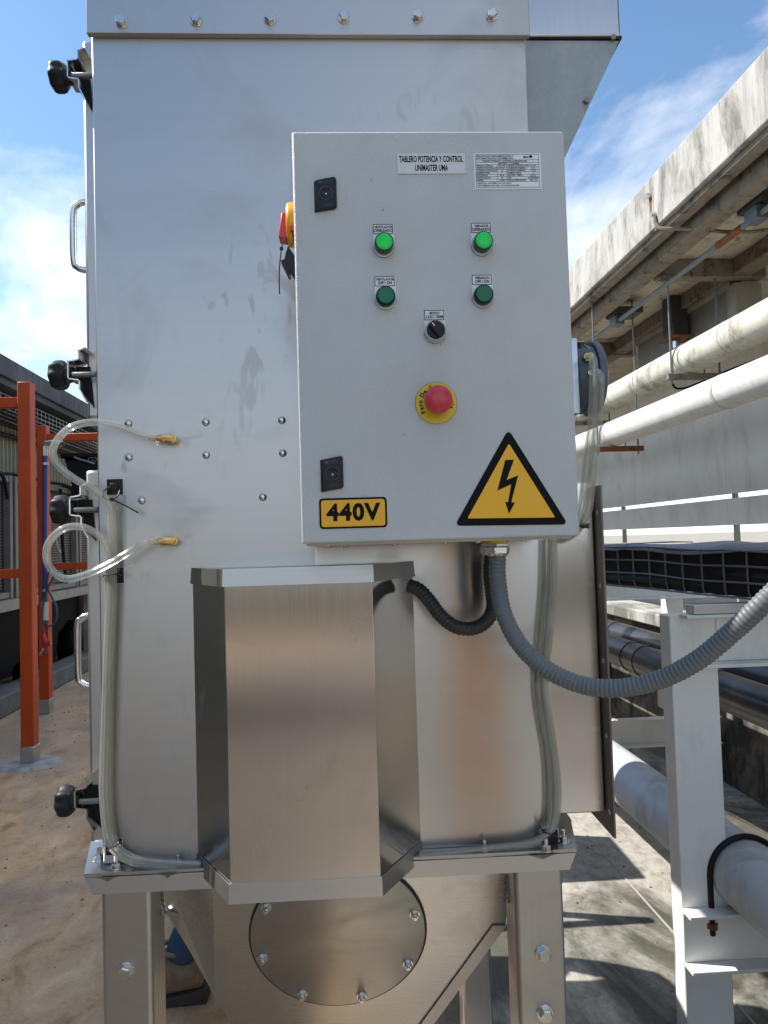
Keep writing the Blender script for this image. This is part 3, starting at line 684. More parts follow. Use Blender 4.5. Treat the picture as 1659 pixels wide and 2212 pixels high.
# blue air pipe, hose and gun
Yb = P.y-.12
bp_ = thing('air_pipe', 'thin blue compressed air pipe with metal elbow on the far orange post', 'pipe', at(97, 1300, Yb))
b = MB(); b.cyl(at(97, 1320, Yb), at(97, 978, Yb), .022, 14); part('pipe_run', b, 'blue_pipe', bp_)
part('elbow', MB().tube([at(97, 985, Yb), at(97, 966, Yb), at(100, 958, Yb), at(118, 956, Yb), at(134, 958, Yb)], .028, 10), 'zinc', bp_)
part('valve_lever', MB().box(at(122, 962, Yb-.02), at(140, 956, Yb+.02)), 'unit_dark', bp_)
for py in (1002, 1275):
    q = at(97, py, Yb); b = MB(); b.cyl(q-Vector((0, 0, .012)), q+Vector((0, 0, .012)), .032, 12); part('pipe_clip', b, 'zinc', bp_)
b = MB(); b.cyl(at(97, 1340, Yb), at(97, 1300, Yb), .03, 10); part('coupling', b, 'cream', bp_)
hs = thing('air_hose', 'thin blue coiled hose with a small red air gun hanging on the orange post', 'hose', at(100, 1350, Yb))
part('hose_run', MB().tube([at(*p, Yb-.03) for p in ((97, 1340), (104, 1352), (114, 1350), (122, 1335), (121, 1310), (110, 1285), (104, 1270), (118, 1240), (112, 1225), (104, 1240), (100, 1275), (93, 1310), (92, 1345), (95, 1372))], .009, 8, .02), 'blue_hose', hs)
gn = MB(); gn.tube([at(93, 1370, Yb-.03), at(96, 1380, Yb-.03), at(101, 1396, Yb-.04)], .022, 8)
gn.tube([at(98, 1392, Yb-.04), at(110, 1390, Yb-.04)], .022, 8); gn.tube([at(101, 1394, Yb-.05), at(98, 1410, Yb-.05)], .016, 8)
part('air_gun', gn, 'red', hs)
b = MB(); b.cyl(at(93, 1402, Yb-.04), at(84, 1414, Yb-.04), .012, 8); part('nozzle', b, 'zinc', hs)

# ================================================================== THE MACHINE
XL, XR = -.428, .3435
zTop = 2.75
zPl = at(700, 1844, YC).z          # top of base plate
mc = thing('dust_collector', 'tall brushed stainless steel dust collector cabinet standing on four square legs', 'dust collector', (-.04, 1.65, 0))
part('cabinet_body', MB().box((XL, YC, zPl), (XR, 2.10, zTop)), 'steel_cab', mc, bev=.003)
part('rear_shade_box', MB().box((XL+.03, 2.101, 1.92), (XR-.02, 3.15, 2.7)), 'steel_h', mc, bev=.003)  # added unseen box, keeps the sun off the floor pipe and rack
# top flange band
zf = at(600, 84, YC).z
band = part('top_band', MB().box((XL-.004, YC-.012, zf), (XR+.004, YC-.0005, 3.0)), 'steel_h', mc, bev=.0015)
hb = lmesh(hexbolt(.0095, .010, 1.2), 'bolt', 'bolt')
for px, py in ((262, 48), (424, 44), (583, 41), (743, 38), (903, 36), (1062, 34)):
    inst('bolt', hb, band, at(px, py, YC-.012), (pi/2, random.uniform(0, 1), 0))
# faint vertical strip behind the panel's lower edge
part('polished_sheet', MB().box((at(680, 1180, YC).x, YC-.0012, zPl+.001), (XR-.001, YC-.0002, at(680, 1150, YC).z)), 'steel_pol', mc)
q0, q1 = at(690, 410, YC), at(690, 1000, YC)
# door edges on the left
def dooredge(px0, py0, py1, YD):
    a, c = at(px0, py0, YD), at(px0+4, py1, YD)
    return a.x, a.z, c.z
for nm, px, pya, pyb in (('upper', 176, 86, 905), ('lower', 183, 1016, 1822)):
    x, z1, z0 = dooredge(px, pya, pyb, 1.29)
    d = part('access_door', MB().box((x, 1.29, z0), (XL-.001, 2.1, z1)), 'steel_h', mc, bev=.006)
    hx = at(164 if nm == 'upper' else 174, 500, 1.31).x
    ya, yb = ((437, 583) if nm == 'upper' else (1331, 1483))
    za, zb = at(160, ya, 1.34).z, at(165, yb, 1.34).z
    X0 = at(158 if nm == 'upper' else 168, ya, 1.34).x
    path = [(x+.002, 1.34, za), (X0+.018, 1.34, za), (X0+.006, 1.34, za-.006), (X0, 1.34, za-.02), (X0, 1.34, zb+.02), (X0+.006, 1.34, zb+.006), (X0+.018, 1.34, zb), (x+.002, 1.34, zb)]
    part('handle', MB().tube(path, .0062, 12, .003), 'steel_bright', d, smooth=60)
# clamps with star knobs
def knobmesh():
    b = MB(); prof = []; n = 56
    for z, k in ((0, .80), (.003, .93), (.008, 1), (.018, 1), (.023, .92), (.026, .72)):
        prof.append((z, k))
    vs = []; fs = []
    for z, k in prof:
        for i in range(n):
            a = 2*pi*i/n; r = .0250*(1+.06*cos(7*a))*k; vs.append((r*cos(a), r*sin(a), z))
    for j in range(len(prof)-1):
        for i in range(n): fs.append((j*n+i, j*n+(i+1) % n, (j+1)*n+(i+1) % n, (j+1)*n+i))
    fs += [tuple(reversed(range(n))), tuple(range((len(prof)-1)*n, len(prof)*n))]
    b.add(vs, fs); b.cyl((0, 0, -.012), (0, 0, 0), .012, 16, .016); return b
km = lmesh(knobmesh(), 'knob', 'knob', 40)
rodm = MB(); rodm.tube([(0, 0, .0008*i) for i in range(66)], .0045, 12, rf=lambda i: .0052 if i % 2 else .0042)
rodm = lmesh(rodm, 'threaded_rod', 'zinc', 0)
for px, py in ((127, 165), (128, 810), (132, 1102), (143, 1730)):
    c = at(px, py, 1.27)
    sg = 1 if py > 300 else 1
    x0 = at(px+23, py, 1.27).x; xe = at(px+72, py, 1.27).x
    outer = [(x0+.030, .046), (x0+.018, .040), (x0+.018, .025), (x0, .022), (x0, -.010), (x0+.019, -.013), (x0+.019, -.028), (x0+.030, -.050)]
    pts = [(x, z) for x, z in outer]
    th = .0022; b = MB()
    poly = [(x, c.z+z) for x, z in pts]+[(x+th*.9, c.z+z-th*(1 if z > 0 else -1)) for x, z in reversed(pts)]
    for i in range(len(pts)-1):
        (xa, za), (xb, zb) = pts[i], pts[i+1]; L = Vector((xb-xa, zb-za)); nrm = Vector((-L.y, L.x)).normalized()*th
        b.prism([(xa, c.z+za), (xb, c.z+zb), (xb+nrm.x, c.z+zb+nrm.y), (xa+nrm.x, c.z+za+nrm.y)], 1.258, 1.30)
    br = part('clamp_bracket', b, 'steel_bright', mc, loc=(x0, 1.27, c.z), smooth=0)
    part('bracket_web', MB().prism([(x0+.004, c.z+.018), (x0+.028, c.z+.018), (x0+.034, c.z-.055), (x0+.02, c.z-.03), (x0+.006, c.z-.008)], 1.286, 1.30), 'dark_hole', br)
    inst('knob', km, br, (x0-.006, 1.272, c.z), (0, -pi/2, 0))
    inst('threaded_rod', rodm, br, (x0+.002, 1.266, c.z-.001), (0, pi/2, 0), scale=(1, 1, (xe+.006-x0)/.052))
# dome nuts
dm = MB(); dm.lathe([(.0068, 0), (.0068, .001), (.0060, .0022), (.0050, .0034), (.0034, .0050), (.0020, .0056)], n=24); dm = lmesh(dm, 'rivet', 'steel_bright', 60)
dk = MB(); dk.lathe([(.0022, 0), (.0022, .0004)], n=12); dk = lmesh(dk, 'rivet_hole', 'dark_hole')
for px, py in ((278, 915), (445, 912), (609, 908), (279, 988), (446, 983), (611, 979), (307, 1081), (568, 1074)):
    q = at(px, py, YC); o = inst('rivet', dm, mc, q, RF); inst('rivet_hole', dk, o, q-Vector((0, .0055, 0)), RF)
# motor cover
YG = YC-.122
gb = {k: at(*v) for k, v in dict(tl=(416, 1231, YC), fl=(484, 1231, YG), fr=(803, 1222, YG), tr=(889, 1214, YC), bl=(429, 1876, YC), fbl=(498, 1950, YG), fbr=(824, 1938, YG), br=(912, 1872, YC)).items()}
zt_, zb_ = gb['fl'].z, gb['fbl'].z
xa, xb, xc, xd = gb['tl'].x, gb['fl'].x, gb['fr'].x, gb['tr'].x
xa, xb, xc, xd = (xa+gb['bl'].x)/2, (xb+gb['fbl'].x)/2, (xc+gb['fbr'].x)/2, (xd+gb['br'].x)/2
cov = part('motor_cover', MB().prism([(xb, YG), (xc, YG), (xc, YG+.003), (xb, YG+.003)], zb_, zt_, 'z'), 'steel_v', mc, smooth=25, bev=.0008)
part('side_panel', MB().prism([(xa, YC-.001), (xb-.0002, YG+.0008), (xb+.002, YG+.0032), (xa+.003, YC-.001)], zb_, zt_, 'z'), 'steel_mirror', cov, smooth=0)
part('side_panel', MB().prism([(xd, YC-.001), (xc+.0002, YG+.0008), (xc-.002, YG+.0032), (xd-.003, YC-.001)], zb_, zt_, 'z'), 'steel_mirror', cov, smooth=0)
part('top_plate', MB().prism([(xa+.003, YC-.001), (xb+.001, YG+.003), (xc-.001, YG+.003), (xd-.003, YC-.001)], zt_-.004, zt_-.001, 'z'), 'steel_h', cov)
def hem(z0, z1, tilt):
    # folded hems running round the cover, leaning outwards
    e = .0012; b = MB()
    def q(x, y, z, o): return (x, y-o, z)
    o0, o1 = (e+.0022, e) if tilt > 0 else (e, e+.003)
    ring = [(xa-.001, YC-.001), (xb-.0015, YG), (xc+.0015, YG), (xd+.001, YC-.001)]
    off = [(-1, 0), (-.3, -1), (.3, -1), (1, 0)]
    vs = []
    for (x, y), (ox, oy) in zip(ring, off):
        vs += [(x+ox*o1, y+oy*o1, z1), (x+ox*o0, y+oy*o0, z0), (x, y+.0002, z1), (x, y+.0002, z0)]
    fs = []
    for i in range(3):
        a = 4*i; c = 4*(i+1); fs += [(a, a+1, c+1, c), (a, c, c+2, a+2), (a+1, a+3, c+3, c+1)]
    return b.add(vs, fs)
part('hem', hem(zt_-.026, zt_+.001, 1), 'steel_bright_brushed' if 'steel_bright_brushed' in M else 'steel_h', cov, smooth=0)
part('hem', hem(zb_-.001, zb_+.028, 1), 'steel_h', cov, smooth=0)
# base plate and drip lip
YLP = 1.219
fl0, fl1 = at(181, 1883, YLP), at(1246, 1841, YLP)
part('base_plate', MB().prism([(fl0.x, YLP), (fl1.x, YLP), (XR+.055, YC+.1), (XR+.055, 2.2), (XL-.055, 2.2), (XL-.055, YC+.1)], zPl-.005, zPl, 'z'), 'steel_dull', mc)
lp0, lp1 = at(200, 1918, YLP), at(1229, 1876, YLP)
hh = (fl0.z-lp0.z)
part('drip_lip', MB().add([(fl0.x+.002, YLP-.002, zPl-.006), (fl1.x-.002, YLP-.002, zPl-.006), (lp1.x, YLP-.0032, zPl-.006-hh), (lp0.x, YLP-.0032, zPl-.006-hh),
                           (fl0.x+.002, YLP+.001, zPl-.006), (fl1.x-.002, YLP+.001, zPl-.006), (lp1.x, YLP-.0002, zPl-.006-hh), (lp0.x, YLP-.0002, zPl-.006-hh)],
                          [(0, 1, 2, 3), (7, 6, 5, 4), (0, 4, 5, 1), (3, 2, 6, 7), (0, 3, 7, 4), (1, 5, 6, 2)]), 'steel_h', mc, smooth=0)
gr = MB()
for px0, px1 in ((205, 262), (340, 385), (1140, 1205)):
    a, c = at(px0, 1885, YLP), at(px1, 1885, YLP)
    gr.add([(a.x, YLP-.0036, zPl-.005), (c.x, YLP-.0036, zPl-.005), (c.x-.012, YLP-.0036, zPl-.008), ((a.x+c.x)/2, YLP-.0036, zPl-.013), (a.x+.012, YLP-.0036, zPl-.008)], [(0, 1, 2, 3, 4)])
part('sealant_blob', gr, 'grime', mc, smooth=0)
nb = lmesh(hexbolt(.0085, .010, 1.5, .012), 'base_bolt', 'bolt')
for px, py, Y in ((215, 1857, None), (252, 1874, None), (385, 1868, None), (1180, 1836, None), (1218, 1818, None), (1047, 1836, None)):
    q = atz(px, py, zPl); k_ = .7 if px in (385, 1047) else .9; inst('base_bolt', nb, mc, q, (0, 0, random.uniform(0, 1)), scale=(k_, k_, k_))
# legs
def leg(x0, x1, y0, y1, sec, lbl=None):
    b = MB(); t = .004
    if sec == 'L':   # angle: front wing and inward side wing, rounded fold
        b.box((x0, y0, 0), (x1, y0+t, zPl-.006)); b.box((x1-t, y0+.004, 0), (x1, y1, zPl-.006))
    else: b.box((x0, y0, 0), (x1, y1, zPl-.006))
    return b
LYF = 1.226
l0, l1 = at(219, 2050, LYF).x, at(329, 2050, LYF).x
r0, r1 = at(1117, 2050, LYF).x, at(1222, 2050, LYF).x
legL = part('leg', MB().box((l0, LYF, 0), (l1, LYF+.085, zPl-.006)), 'steel_dull', mc, bev=.008, seg=4)
legR = part('leg', MB().box((r0, LYF, 0), (r1, LYF+.085, zPl-.006)), 'steel_dull', mc, bev=.008, seg=4)
part('leg', MB().box((-.36, 2.08, 0), (-.275, 2.165, zPl-.006)), 'steel_dull', mc, bev=.008)
part('leg', MB().box((.285, 2.08, 0), (.37, 2.165, zPl-.006)), 'steel_dull', mc, bev=.008)
lbm = lmesh(hexbolt(.0115, .013, 1.25), 'bolt', 'bolt')
inst('bolt', lbm, legL, at(272, 2097, LYF), (pi/2, .3, 0)); inst('bolt', lbm, legR, at(1173, 2059, LYF), (pi/2, .6, 0)); inst('bolt', lbm, legR, at(1177, 2188, LYF), (pi/2, .1, 0))
# hopper
hp = MB(); zt2 = zPl-.006; zb2 = .42
tw = .30                                   # front wall leans back this much per metre down
y0t = 1.30; y0b = y0t+(zt2-zb2)*tw
a = at(357, 2000, y0t+.03); c = at(492, 2203, y0t+.10); sl_ = (c.x-a.x)/(a.z-c.z)
xlt = a.x-(zt2-a.z)*sl_; xlb = a.x+(a.z-zb2)*sl_
a2 = at(1100, 2013, y0t+.03); c2 = at(946, 2212, y0t+.10); sr_ = (a2.x-c2.x)/(a2.z-c2.z)
xrt = a2.x+(zt2-a2.z)*sr_; xrb = a2.x-(a2.z-zb2)*sr_
xlt, xrt = max(xlt, l1-.02), min(xrt, r0+.02)
kz = a.z; kr = a2.z
def hy(z): return y0t+(zt2-z)*tw
# front wall: straight sides down to the knee, then slanting in
fr = [(xlt, zt2), (xrt, zt2), (a2.x, kr), (xrb, zb2), (xlb, zb2), (a.x, kz)]
F1 = at(460, 1915, y0t); F2 = at(466, 2150, y0t+.10); f2z = kz-(F2.x-a.x)/sl_
vs = [(x*(1.04 if i in (0, 5) else 1), hy(z)+(.05 if i in (0, 5) else 0), z) for i, (x, z) in enumerate(fr)]+[(x, 2.10-(zt2-z)*tw, z) for x, z in fr]+[(F1.x, hy(zt2), zt2), (F2.x, hy(f2z), f2z)]
hp.add(vs, [(0, 12, 13, 5), (12, 1, 2, 3, 4, 13), (11, 10, 9, 8, 7, 6)]+[(i, (i+1) % 6, 6+(i+1) % 6, 6+i) for i in range(6)])
hop = part('hopper', hp, 'steel_hop' if 'steel_hop' in M else 'steel_dull', mc, smooth=0, bev=.003)
# stiffening strip along the slanted right and left edges
for (p, q_) in (((a2.x, kr), (xrb, zb2)), ((a.x, kz), (xlb, zb2))):
    s_ = -1 if p[0] > 0 else 1
    b = MB(); w = .026*s_
    e_ = .046 if s_ > 0 else 0; k_ = 1.04 if s_ > 0 else 1
    vs = [(p[0]*k_, hy(p[1])-.004+e_, p[1]), (q_[0], hy(q_[1])-.004, q_[1]), (q_[0]+w, hy(q_[1])-.004, q_[1]), (p[0]*k_+w, hy(p[1])-.004+e_*.75, p[1])]
    vs += [(x, y+.0035, z) for x, y, z in vs]
    part('edge_strip', b.add(vs, [(0, 1, 2, 3), (7, 6, 5, 4), (0, 4, 5, 1), (1, 5, 6, 2), (2, 6, 7, 3), (3, 7, 4, 0)]), 'steel_dull', hop)
# round inspection cover on the front wall
ang = math.atan(tw)
ctr = None
for Y in [1.30+.001*i for i in range(200)]:
    q = at(731, 2017, Y)
    if abs(hy(q.z)-Y) < .0012: ctr = q; break
ctr = ctr or at(731, 2017, 1.37)
Rw = Matrix.Translation(ctr) @ Matrix.Rotation(pi/2+ang, 4, 'X')
Rd = 190/FPX*ctr.y*.965
ic = part('inspection_cover', MB().lathe([(Rd, .0005), (Rd, .004), (Rd-.002, .005)], Rw, 72), 'steel_disc', hop)
ir = MB(); ir.lathe([(Rd+.0035, .0003), (Rd+.0035, .0022), (Rd+.0005, .0026)], Rw, 72); part('gasket', ir, 'rubber', hop)
ibm = lmesh(hexbolt(.0068, .009, 1.45, .004), 'cover_bolt', 'bolt')
for k in range(8):
    an = 2*pi*(k+.35)/8
    q = Rw @ Vector(((Rd-.014)*cos(an), (Rd-.014)*sin(an), .005)); inst('cover_bolt', ibm, ic, q, Rw.to_euler())
# welds
for pts in (((342, 1918), (346, 1945), (353, 1978)), ((1097, 1890), (1098, 1915), (1096, 1950))):
    base = spline([at(x, y, 1.285) for x, y in pts], .003); r = random.Random(2)
    part('weld_seam', MB().tube(base, .004, 8, rf=lambda i: .0035+.0018*((i*7) % 3)), 'weld', mc)
# inlet duct with flange on the right
kf = at(1327, 1812, 1.0).x; Yn = 1.27; Xf = kf*Yn; k2 = at(1309, 1757, 1.0).x; Yd = Xf/k2
z1d = at(1290, 1040, Yd).z; z0d = at(1260, 1757, Yd).z
part('inlet_duct', MB().box((XR+.001, Yd, z0d), (Xf-.001, 2.0, z1d)), 'steel_v', mc, bev=.003)
zft = at(1290, 1048, Yn).z; zfb = at(1327, 1812, Yn).z
fln = part('duct_flange', MB().prism([(Yn, zfb), (Yn, zft), (2.05, zft), (2.05, zfb)], Xf, Xf+.004, 'x'), 'steel_reflect_brown', mc, bev=.0006)
hm = MB(); hm.lathe([(.0048, 0), (.0048, .0009)], n=14); hm = lmesh(hm, 'bolt_hole', 'white')
for px, py in ((1288, 1108), (1294, 1266), (1302, 1426), (1312, 1588), (1318, 1752)):
    q = at(px, py, Yn+.02); inst('bolt_hole', hm, fln, (Xf-.0008, Yn+.016, q.z), (0, -pi/2, 0))
# gasket plate shadow strip between cabinet and duct
# galvanised weather hood, top right
YH = 1.42
h0, h1, h2, h3 = at(1142, 79, YH), at(1341, 79, YH), at(1222, 330, YH), at(1142, 500, YH)
hd = part('exhaust_hood', MB().box((XR+.005, YH, h1.z), (h1.x, 2.1, 3.2)), 'steel_v', mc, bev=.004)
part('hood_seam', MB().box((XR+.005, YH-.003, h1.z-.006), (h1.x+.001, 2.1, h1.z)), 'rubber', hd)
slope = (h1.x-h2.x)/(h1.z-h2.z); zlow = h1.z-.006-(h1.x-XR)/slope
part('galvanised_skirt', MB().prism([(XR+.002, h1.z-.007), (h1.x-.002, h1.z-.007), (XR+.002, zlow)], YH+.001, 2.1), 'galv', hd, bev=.002)
for px, py in ((1323, 83), (1266, 219)):
    q = at(px, py, YH); b = MB(); b.cyl(q, q-Vector((0, .006, 0)), .006, 6); part('rivet', b, 'weld', hd)
part('seam_bead', MB().tube([at(1142, 77, YH-.004), at(1200, 77, YH-.004), at(1240, 76.5, YH-.004), at(1338, 76, YH-.004)], .002, 6), 'white', hd)

# ================================================================== CONTROL PANEL
XP0, XP1 = -.0675, .3325; ZP1 = 2.095; ZP0 = 1.4975
cp = thing('control_panel', 'light grey powder coated electrical control panel on the front of the cabinet', 'control panel', ((XP0+XP1)/2, 1.13, ZP0))
part('enclosure', MB().box((XP0+.004, YP+.021, ZP0-.004), (XP1-.004, YC-.022, ZP1-.002)), 'powder', cp, bev=.004)
part('door', MB().box((XP0, YP, ZP0), (XP1, YP+.018, ZP1)), 'powder', cp, bev=.0035, seg=4)
part('door_gasket', MB().box((XP0+.006, YP+.018, ZP0+.004), (XP1-.006, YP+.021, ZP1-.006)), 'rubber', cp)
part('mounting_rail', MB().box((XP0+.05, YC-.022, ZP0+.01), (XP0+.09, YC-.007, ZP1+.0)), 'steel_v', cp)
part('mounting_rail', MB().box((XP1-.09, YC-.022, ZP0+.01), (XP1-.05, YC-.007, ZP1)), 'steel_v', cp)
scm = lmesh(MB().lathe([(.0055, 0), (.005, .0018), (.003, .003)], n=16), 'screw', 'bolt')
for x in (.0+XP0+.035, XP0+.06, .095+XP0+.04, .095+XP0+.17, XP0+.215, XP0+.34): inst('screw', scm, cp, (x, 1.09+.03*random.random(), ZP0-.004), (pi, 0, 0))
def W_(px, py, dy=0): return at(px, py, YP-dy)
# locks
def lock(px, py):
    c = W_(px, py, 0); w, h = .0165, .0235; sk = .0030
    base = [(-w, -h-sk*.6), (w-.003, -h+sk), (w, -h+sk+.003), (w, h+sk-.002), (w-.003, h+sk), (-w+.003, h-sk*.6), (-w, h-sk*.9)]
    b = MB(); n = len(base); k = .86
    vs = [(c.x+x, YP-.0002, c.z+z) for x, z in base]+[(c.x+x*k+.0012, YP-.0065, c.z+z*.95) for x, z in base]
    b.add(vs, [tuple(reversed(range(n))), tuple(range(n, 2*n))]+[(i, (i+1) % n, n+(i+1) % n, n+i) for i in range(n)])
    o = part('door_lock', b, 'black', cp, loc=c, bev=.0008)
    p2 = Vector((c.x+.001, YP-.0066, c.z+.001)); T = Matrix.Translation(p2) @ Matrix.Rotation(pi/2, 4, 'X')
    part('lock_well', MB().lathe([(.0090, 0), (.0088, .0003)], T, 28), 'dark_hole', o)
    part('lock_rim', MB().tube([T @ Vector((.0092*cos(2*pi*i/32), .0092*sin(2*pi*i/32), .0002)) for i in range(32)], .0005, 6, cyc=True), 'gauge', o)
    part('lock_insert', MB().prism([(p2.x-.0085, p2.z-.001), (p2.x-.0055, p2.z+.003), (p2.x+.0055, p2.z+.003), (p2.x+.0085, p2.z-.001), (p2.x+.005, p2.z-.0035), (p2.x+.003, p2.z-.0075), (p2.x-.003, p2.z-.0075), (p2.x-.005, p2.z-.0035)], p2.y-.0009, p2.y-.0004), 'black_soft', o)
    part('lock_pin', MB().lathe([(.0014, .0005), (.0012, .0016)], T @ Matrix.Translation((0, -.0018, 0)), 12), 'zinc', o)
    t1 = MB(); text_into(t1, 'DKC', p2.x+.0015, c.z+.0175, YP-.0068, .0052, bold=.01, xs=1.3, rot=.08)
    t1.box((p2.x-.0105, YP-.0068, c.z+.0150), (p2.x-.0062, YP-.00665, c.z+.0185)); text_into(t1, 'DKC', p2.x+.001, c.z-.0160, YP-.0068, .0050, bold=.01, xs=1.3, rot=pi+.08)
    part('lettering', t1, 'knob_print', o, smooth=0)
M['knob_print'] = plain('embossed_lettering', (.055, .06, .07), .3)
lock(703, 423); lock(717, 1025)
# nameplate
a, b2 = W_(857, 333), W_(1005, 376)
np_ = part('nameplate', MB().box((a.x, YP-.0018, b2.z), (b2.x, YP-.0001, a.z)), 'plate_grey', cp, bev=.0003)
cxn = (a.x+b2.x)/2; hN = a.z-b2.z; wN = b2.x-a.x
tm = MB(); text_into(tm, 'TABLERO POTENCIA Y CONTROL', cxn, b2.z+hN*.70, YP-.0020, .0128, wN*.94, .030)
text_into(tm, 'UNIMASTER UMA', cxn, b2.z+hN*.27, YP-.0020, .0128, wN*.485, .030)
part('lettering', tm, 'print', np_, smooth=0)
# rating plate
a, b2 = W_(1022, 332), W_(1170, 409)
rp_ = part('rating_plate', MB().box((a.x, YP-.0012, b2.z), (b2.x, YP-.0001, a.z)), 'rating', cp, bev=.0002)
X0, X1, Z0, Z1 = a.x+.0030, b2.x-.0030, b2.z+.0026, a.z-.0020; Wd = X1-X0; Hd = Z1-Z0; yy = YP-.00145
ln = MB(); th = .00022
def hl(z, x0=X0, x1=X1): ln.box((x0, yy, z-th), (x1, YP-.0012, z+th))
def vl(x, z0, z1): ln.box((x-th, yy, z0), (x+th, YP-.0012, z1))
zs = [Z1, Z1-Hd*.165, Z1-Hd*.24, Z1-Hd*.31]+[Z1-Hd*(.31+.073*i) for i in range(1, 8)]
for z in zs: hl(z)
hl(Z0); vl(X0, Z0, Z1); vl(X1, Z0, Z1); vl(X0+Wd*.335, zs[-1], zs[3]); vl(X0+Wd*.485, zs[-1], zs[3])
part('ruling', ln, 'print_blue', rp_, smooth=0)
tm = MB(); yt = YP-.0016
def tl(s, fx, z, h, al='LEFT', w=None, bold=.018): text_into(tm, s, X0+Wd*fx, z, yt, h, w, bold, al, .98)
tl('SERVICIOS DE INSTRUMENTACION Y', .01, Z1-Hd*.055, .0034); tl('AUTOMATIZACION COLOMBIA SAS', .01, Z1-Hd*.12, .0034)
tl('SIAC', .80, Z1-Hd*.085, .0042, 'CENTER', None, .04)
tm.add([(X0+Wd*.875+.0022*cos(2*pi*i/20), yt, Z1-Hd*.07+.0024*sin(2*pi*i/20)) for i in range(20)], [tuple(range(20))])
tl('TABLERO POTENCIA Y CONTROL UNIMASTER UMA', .46, Z1-Hd*.205, .0029, 'CENTER'); tl('AEROTECH - COLOMBIA', .52, Z1-Hd*.278, .0029, 'CENTER')
rows = [('TENSIÓN NOMINAL :', '440 VAC', 'TENSIÓN CONTROL PPAL:', '110 VAC'), ('TENSIÓN CONTROL AUX:', '24 VAC', 'CORRIENTE NOMINAL :', '20 A'),
        ('CORRIENTE CORT.(KA):', '15', 'POTENCIA NOMINAL :', '7.7 KW'), ('NUMERO FASES:', '3', 'NUMERO HILOS:', '4'), ('FRECUENCIA:', '60 HZ', 'NEUTRO / TIERRA:', 'NO / SI'),
        ('PROTECCIÓN IP:', '65', 'USO:', 'EXTERIORES'), ('N.SERIE:', '25-609', 'FECHA FABRICACIÓN:', 'DIC - 25')]
for i, rr in enumerate(rows):
    z = Z1-Hd*(.31+.073*(i+.5))
    tl(rr[0], .01, z, .0028); tl(rr[1], .41, z, .0028, 'CENTER'); tl(rr[2], .495, z, .0028); tl(rr[3], .905, z, .0028, 'CENTER')
tl('BOGOTÁ - COLOMBIA CEL 3157145574', .02, Z1-Hd*.875, .0029); tl('VENTAS@SIAC-SAS.COM,  WWW.SIACSAS.COM', .02, Z1-Hd*.945, .0029)
part('lettering', tm, 'print_blue', rp_, smooth=0)
# legend plates with operators
def legend(parent, c, zt, l1, l2):
    """c: x centre, zt: top; 30 x 50 mm plate with round lower end"""
    w, h = .0152, .049; zc = zt-h+w
    poly = [(c-w, zt), (c-w, zc)]+[(c+w*cos(a), zc+w*sin(a)) for a in [pi+pi*i/16 for i in range(1, 16)]]+[(c+w, zc), (c+w, zt)]
    lp = part('legend_plate', MB().prism(poly, YP-.0014, YP-.0001), 'white', parent, bev=.0002)
    fr_ = MB(); t = .00045; zb = zt-.0150
    for x0, x1, z0, z1 in ((c-w+.0004, c+w-.0012, zt-.0012, zt-.0003), (c-w+.0004, c+w-.0012, zb, zb+.0009), (c-w+.0004, c-w+.0013, zb, zt-.0006), (c+w-.0021, c+w-.0012, zb, zt-.0006)):
        fr_.box((x0, YP-.0017, z0), (x1, YP-.0014, z1))
    wl = .0262 if len(l1) > 5 else .0145
    if l1 == 'VIBRADOR': wl = .0215
    text_into(fr_, l1, c, zt-.0050, YP-.0017, .0052, wl, .03); text_into(fr_, l2, c, zt-.0103, YP-.0017, .0060, {'OPERANDO': .0275, 'OFF / ON': .0205, 'LOC / REM': .0245}[l2], .03)
    rim = MB(); ro = [(x, z) for x, z in poly[1:-1]]
    rim.tube([Vector((x, YP-.0008, z)) for x, z in ro], .0005, 6)
    part('lettering', fr_, 'print', parent, smooth=0); part('plate_rim', rim, 'print', parent)
    return zc
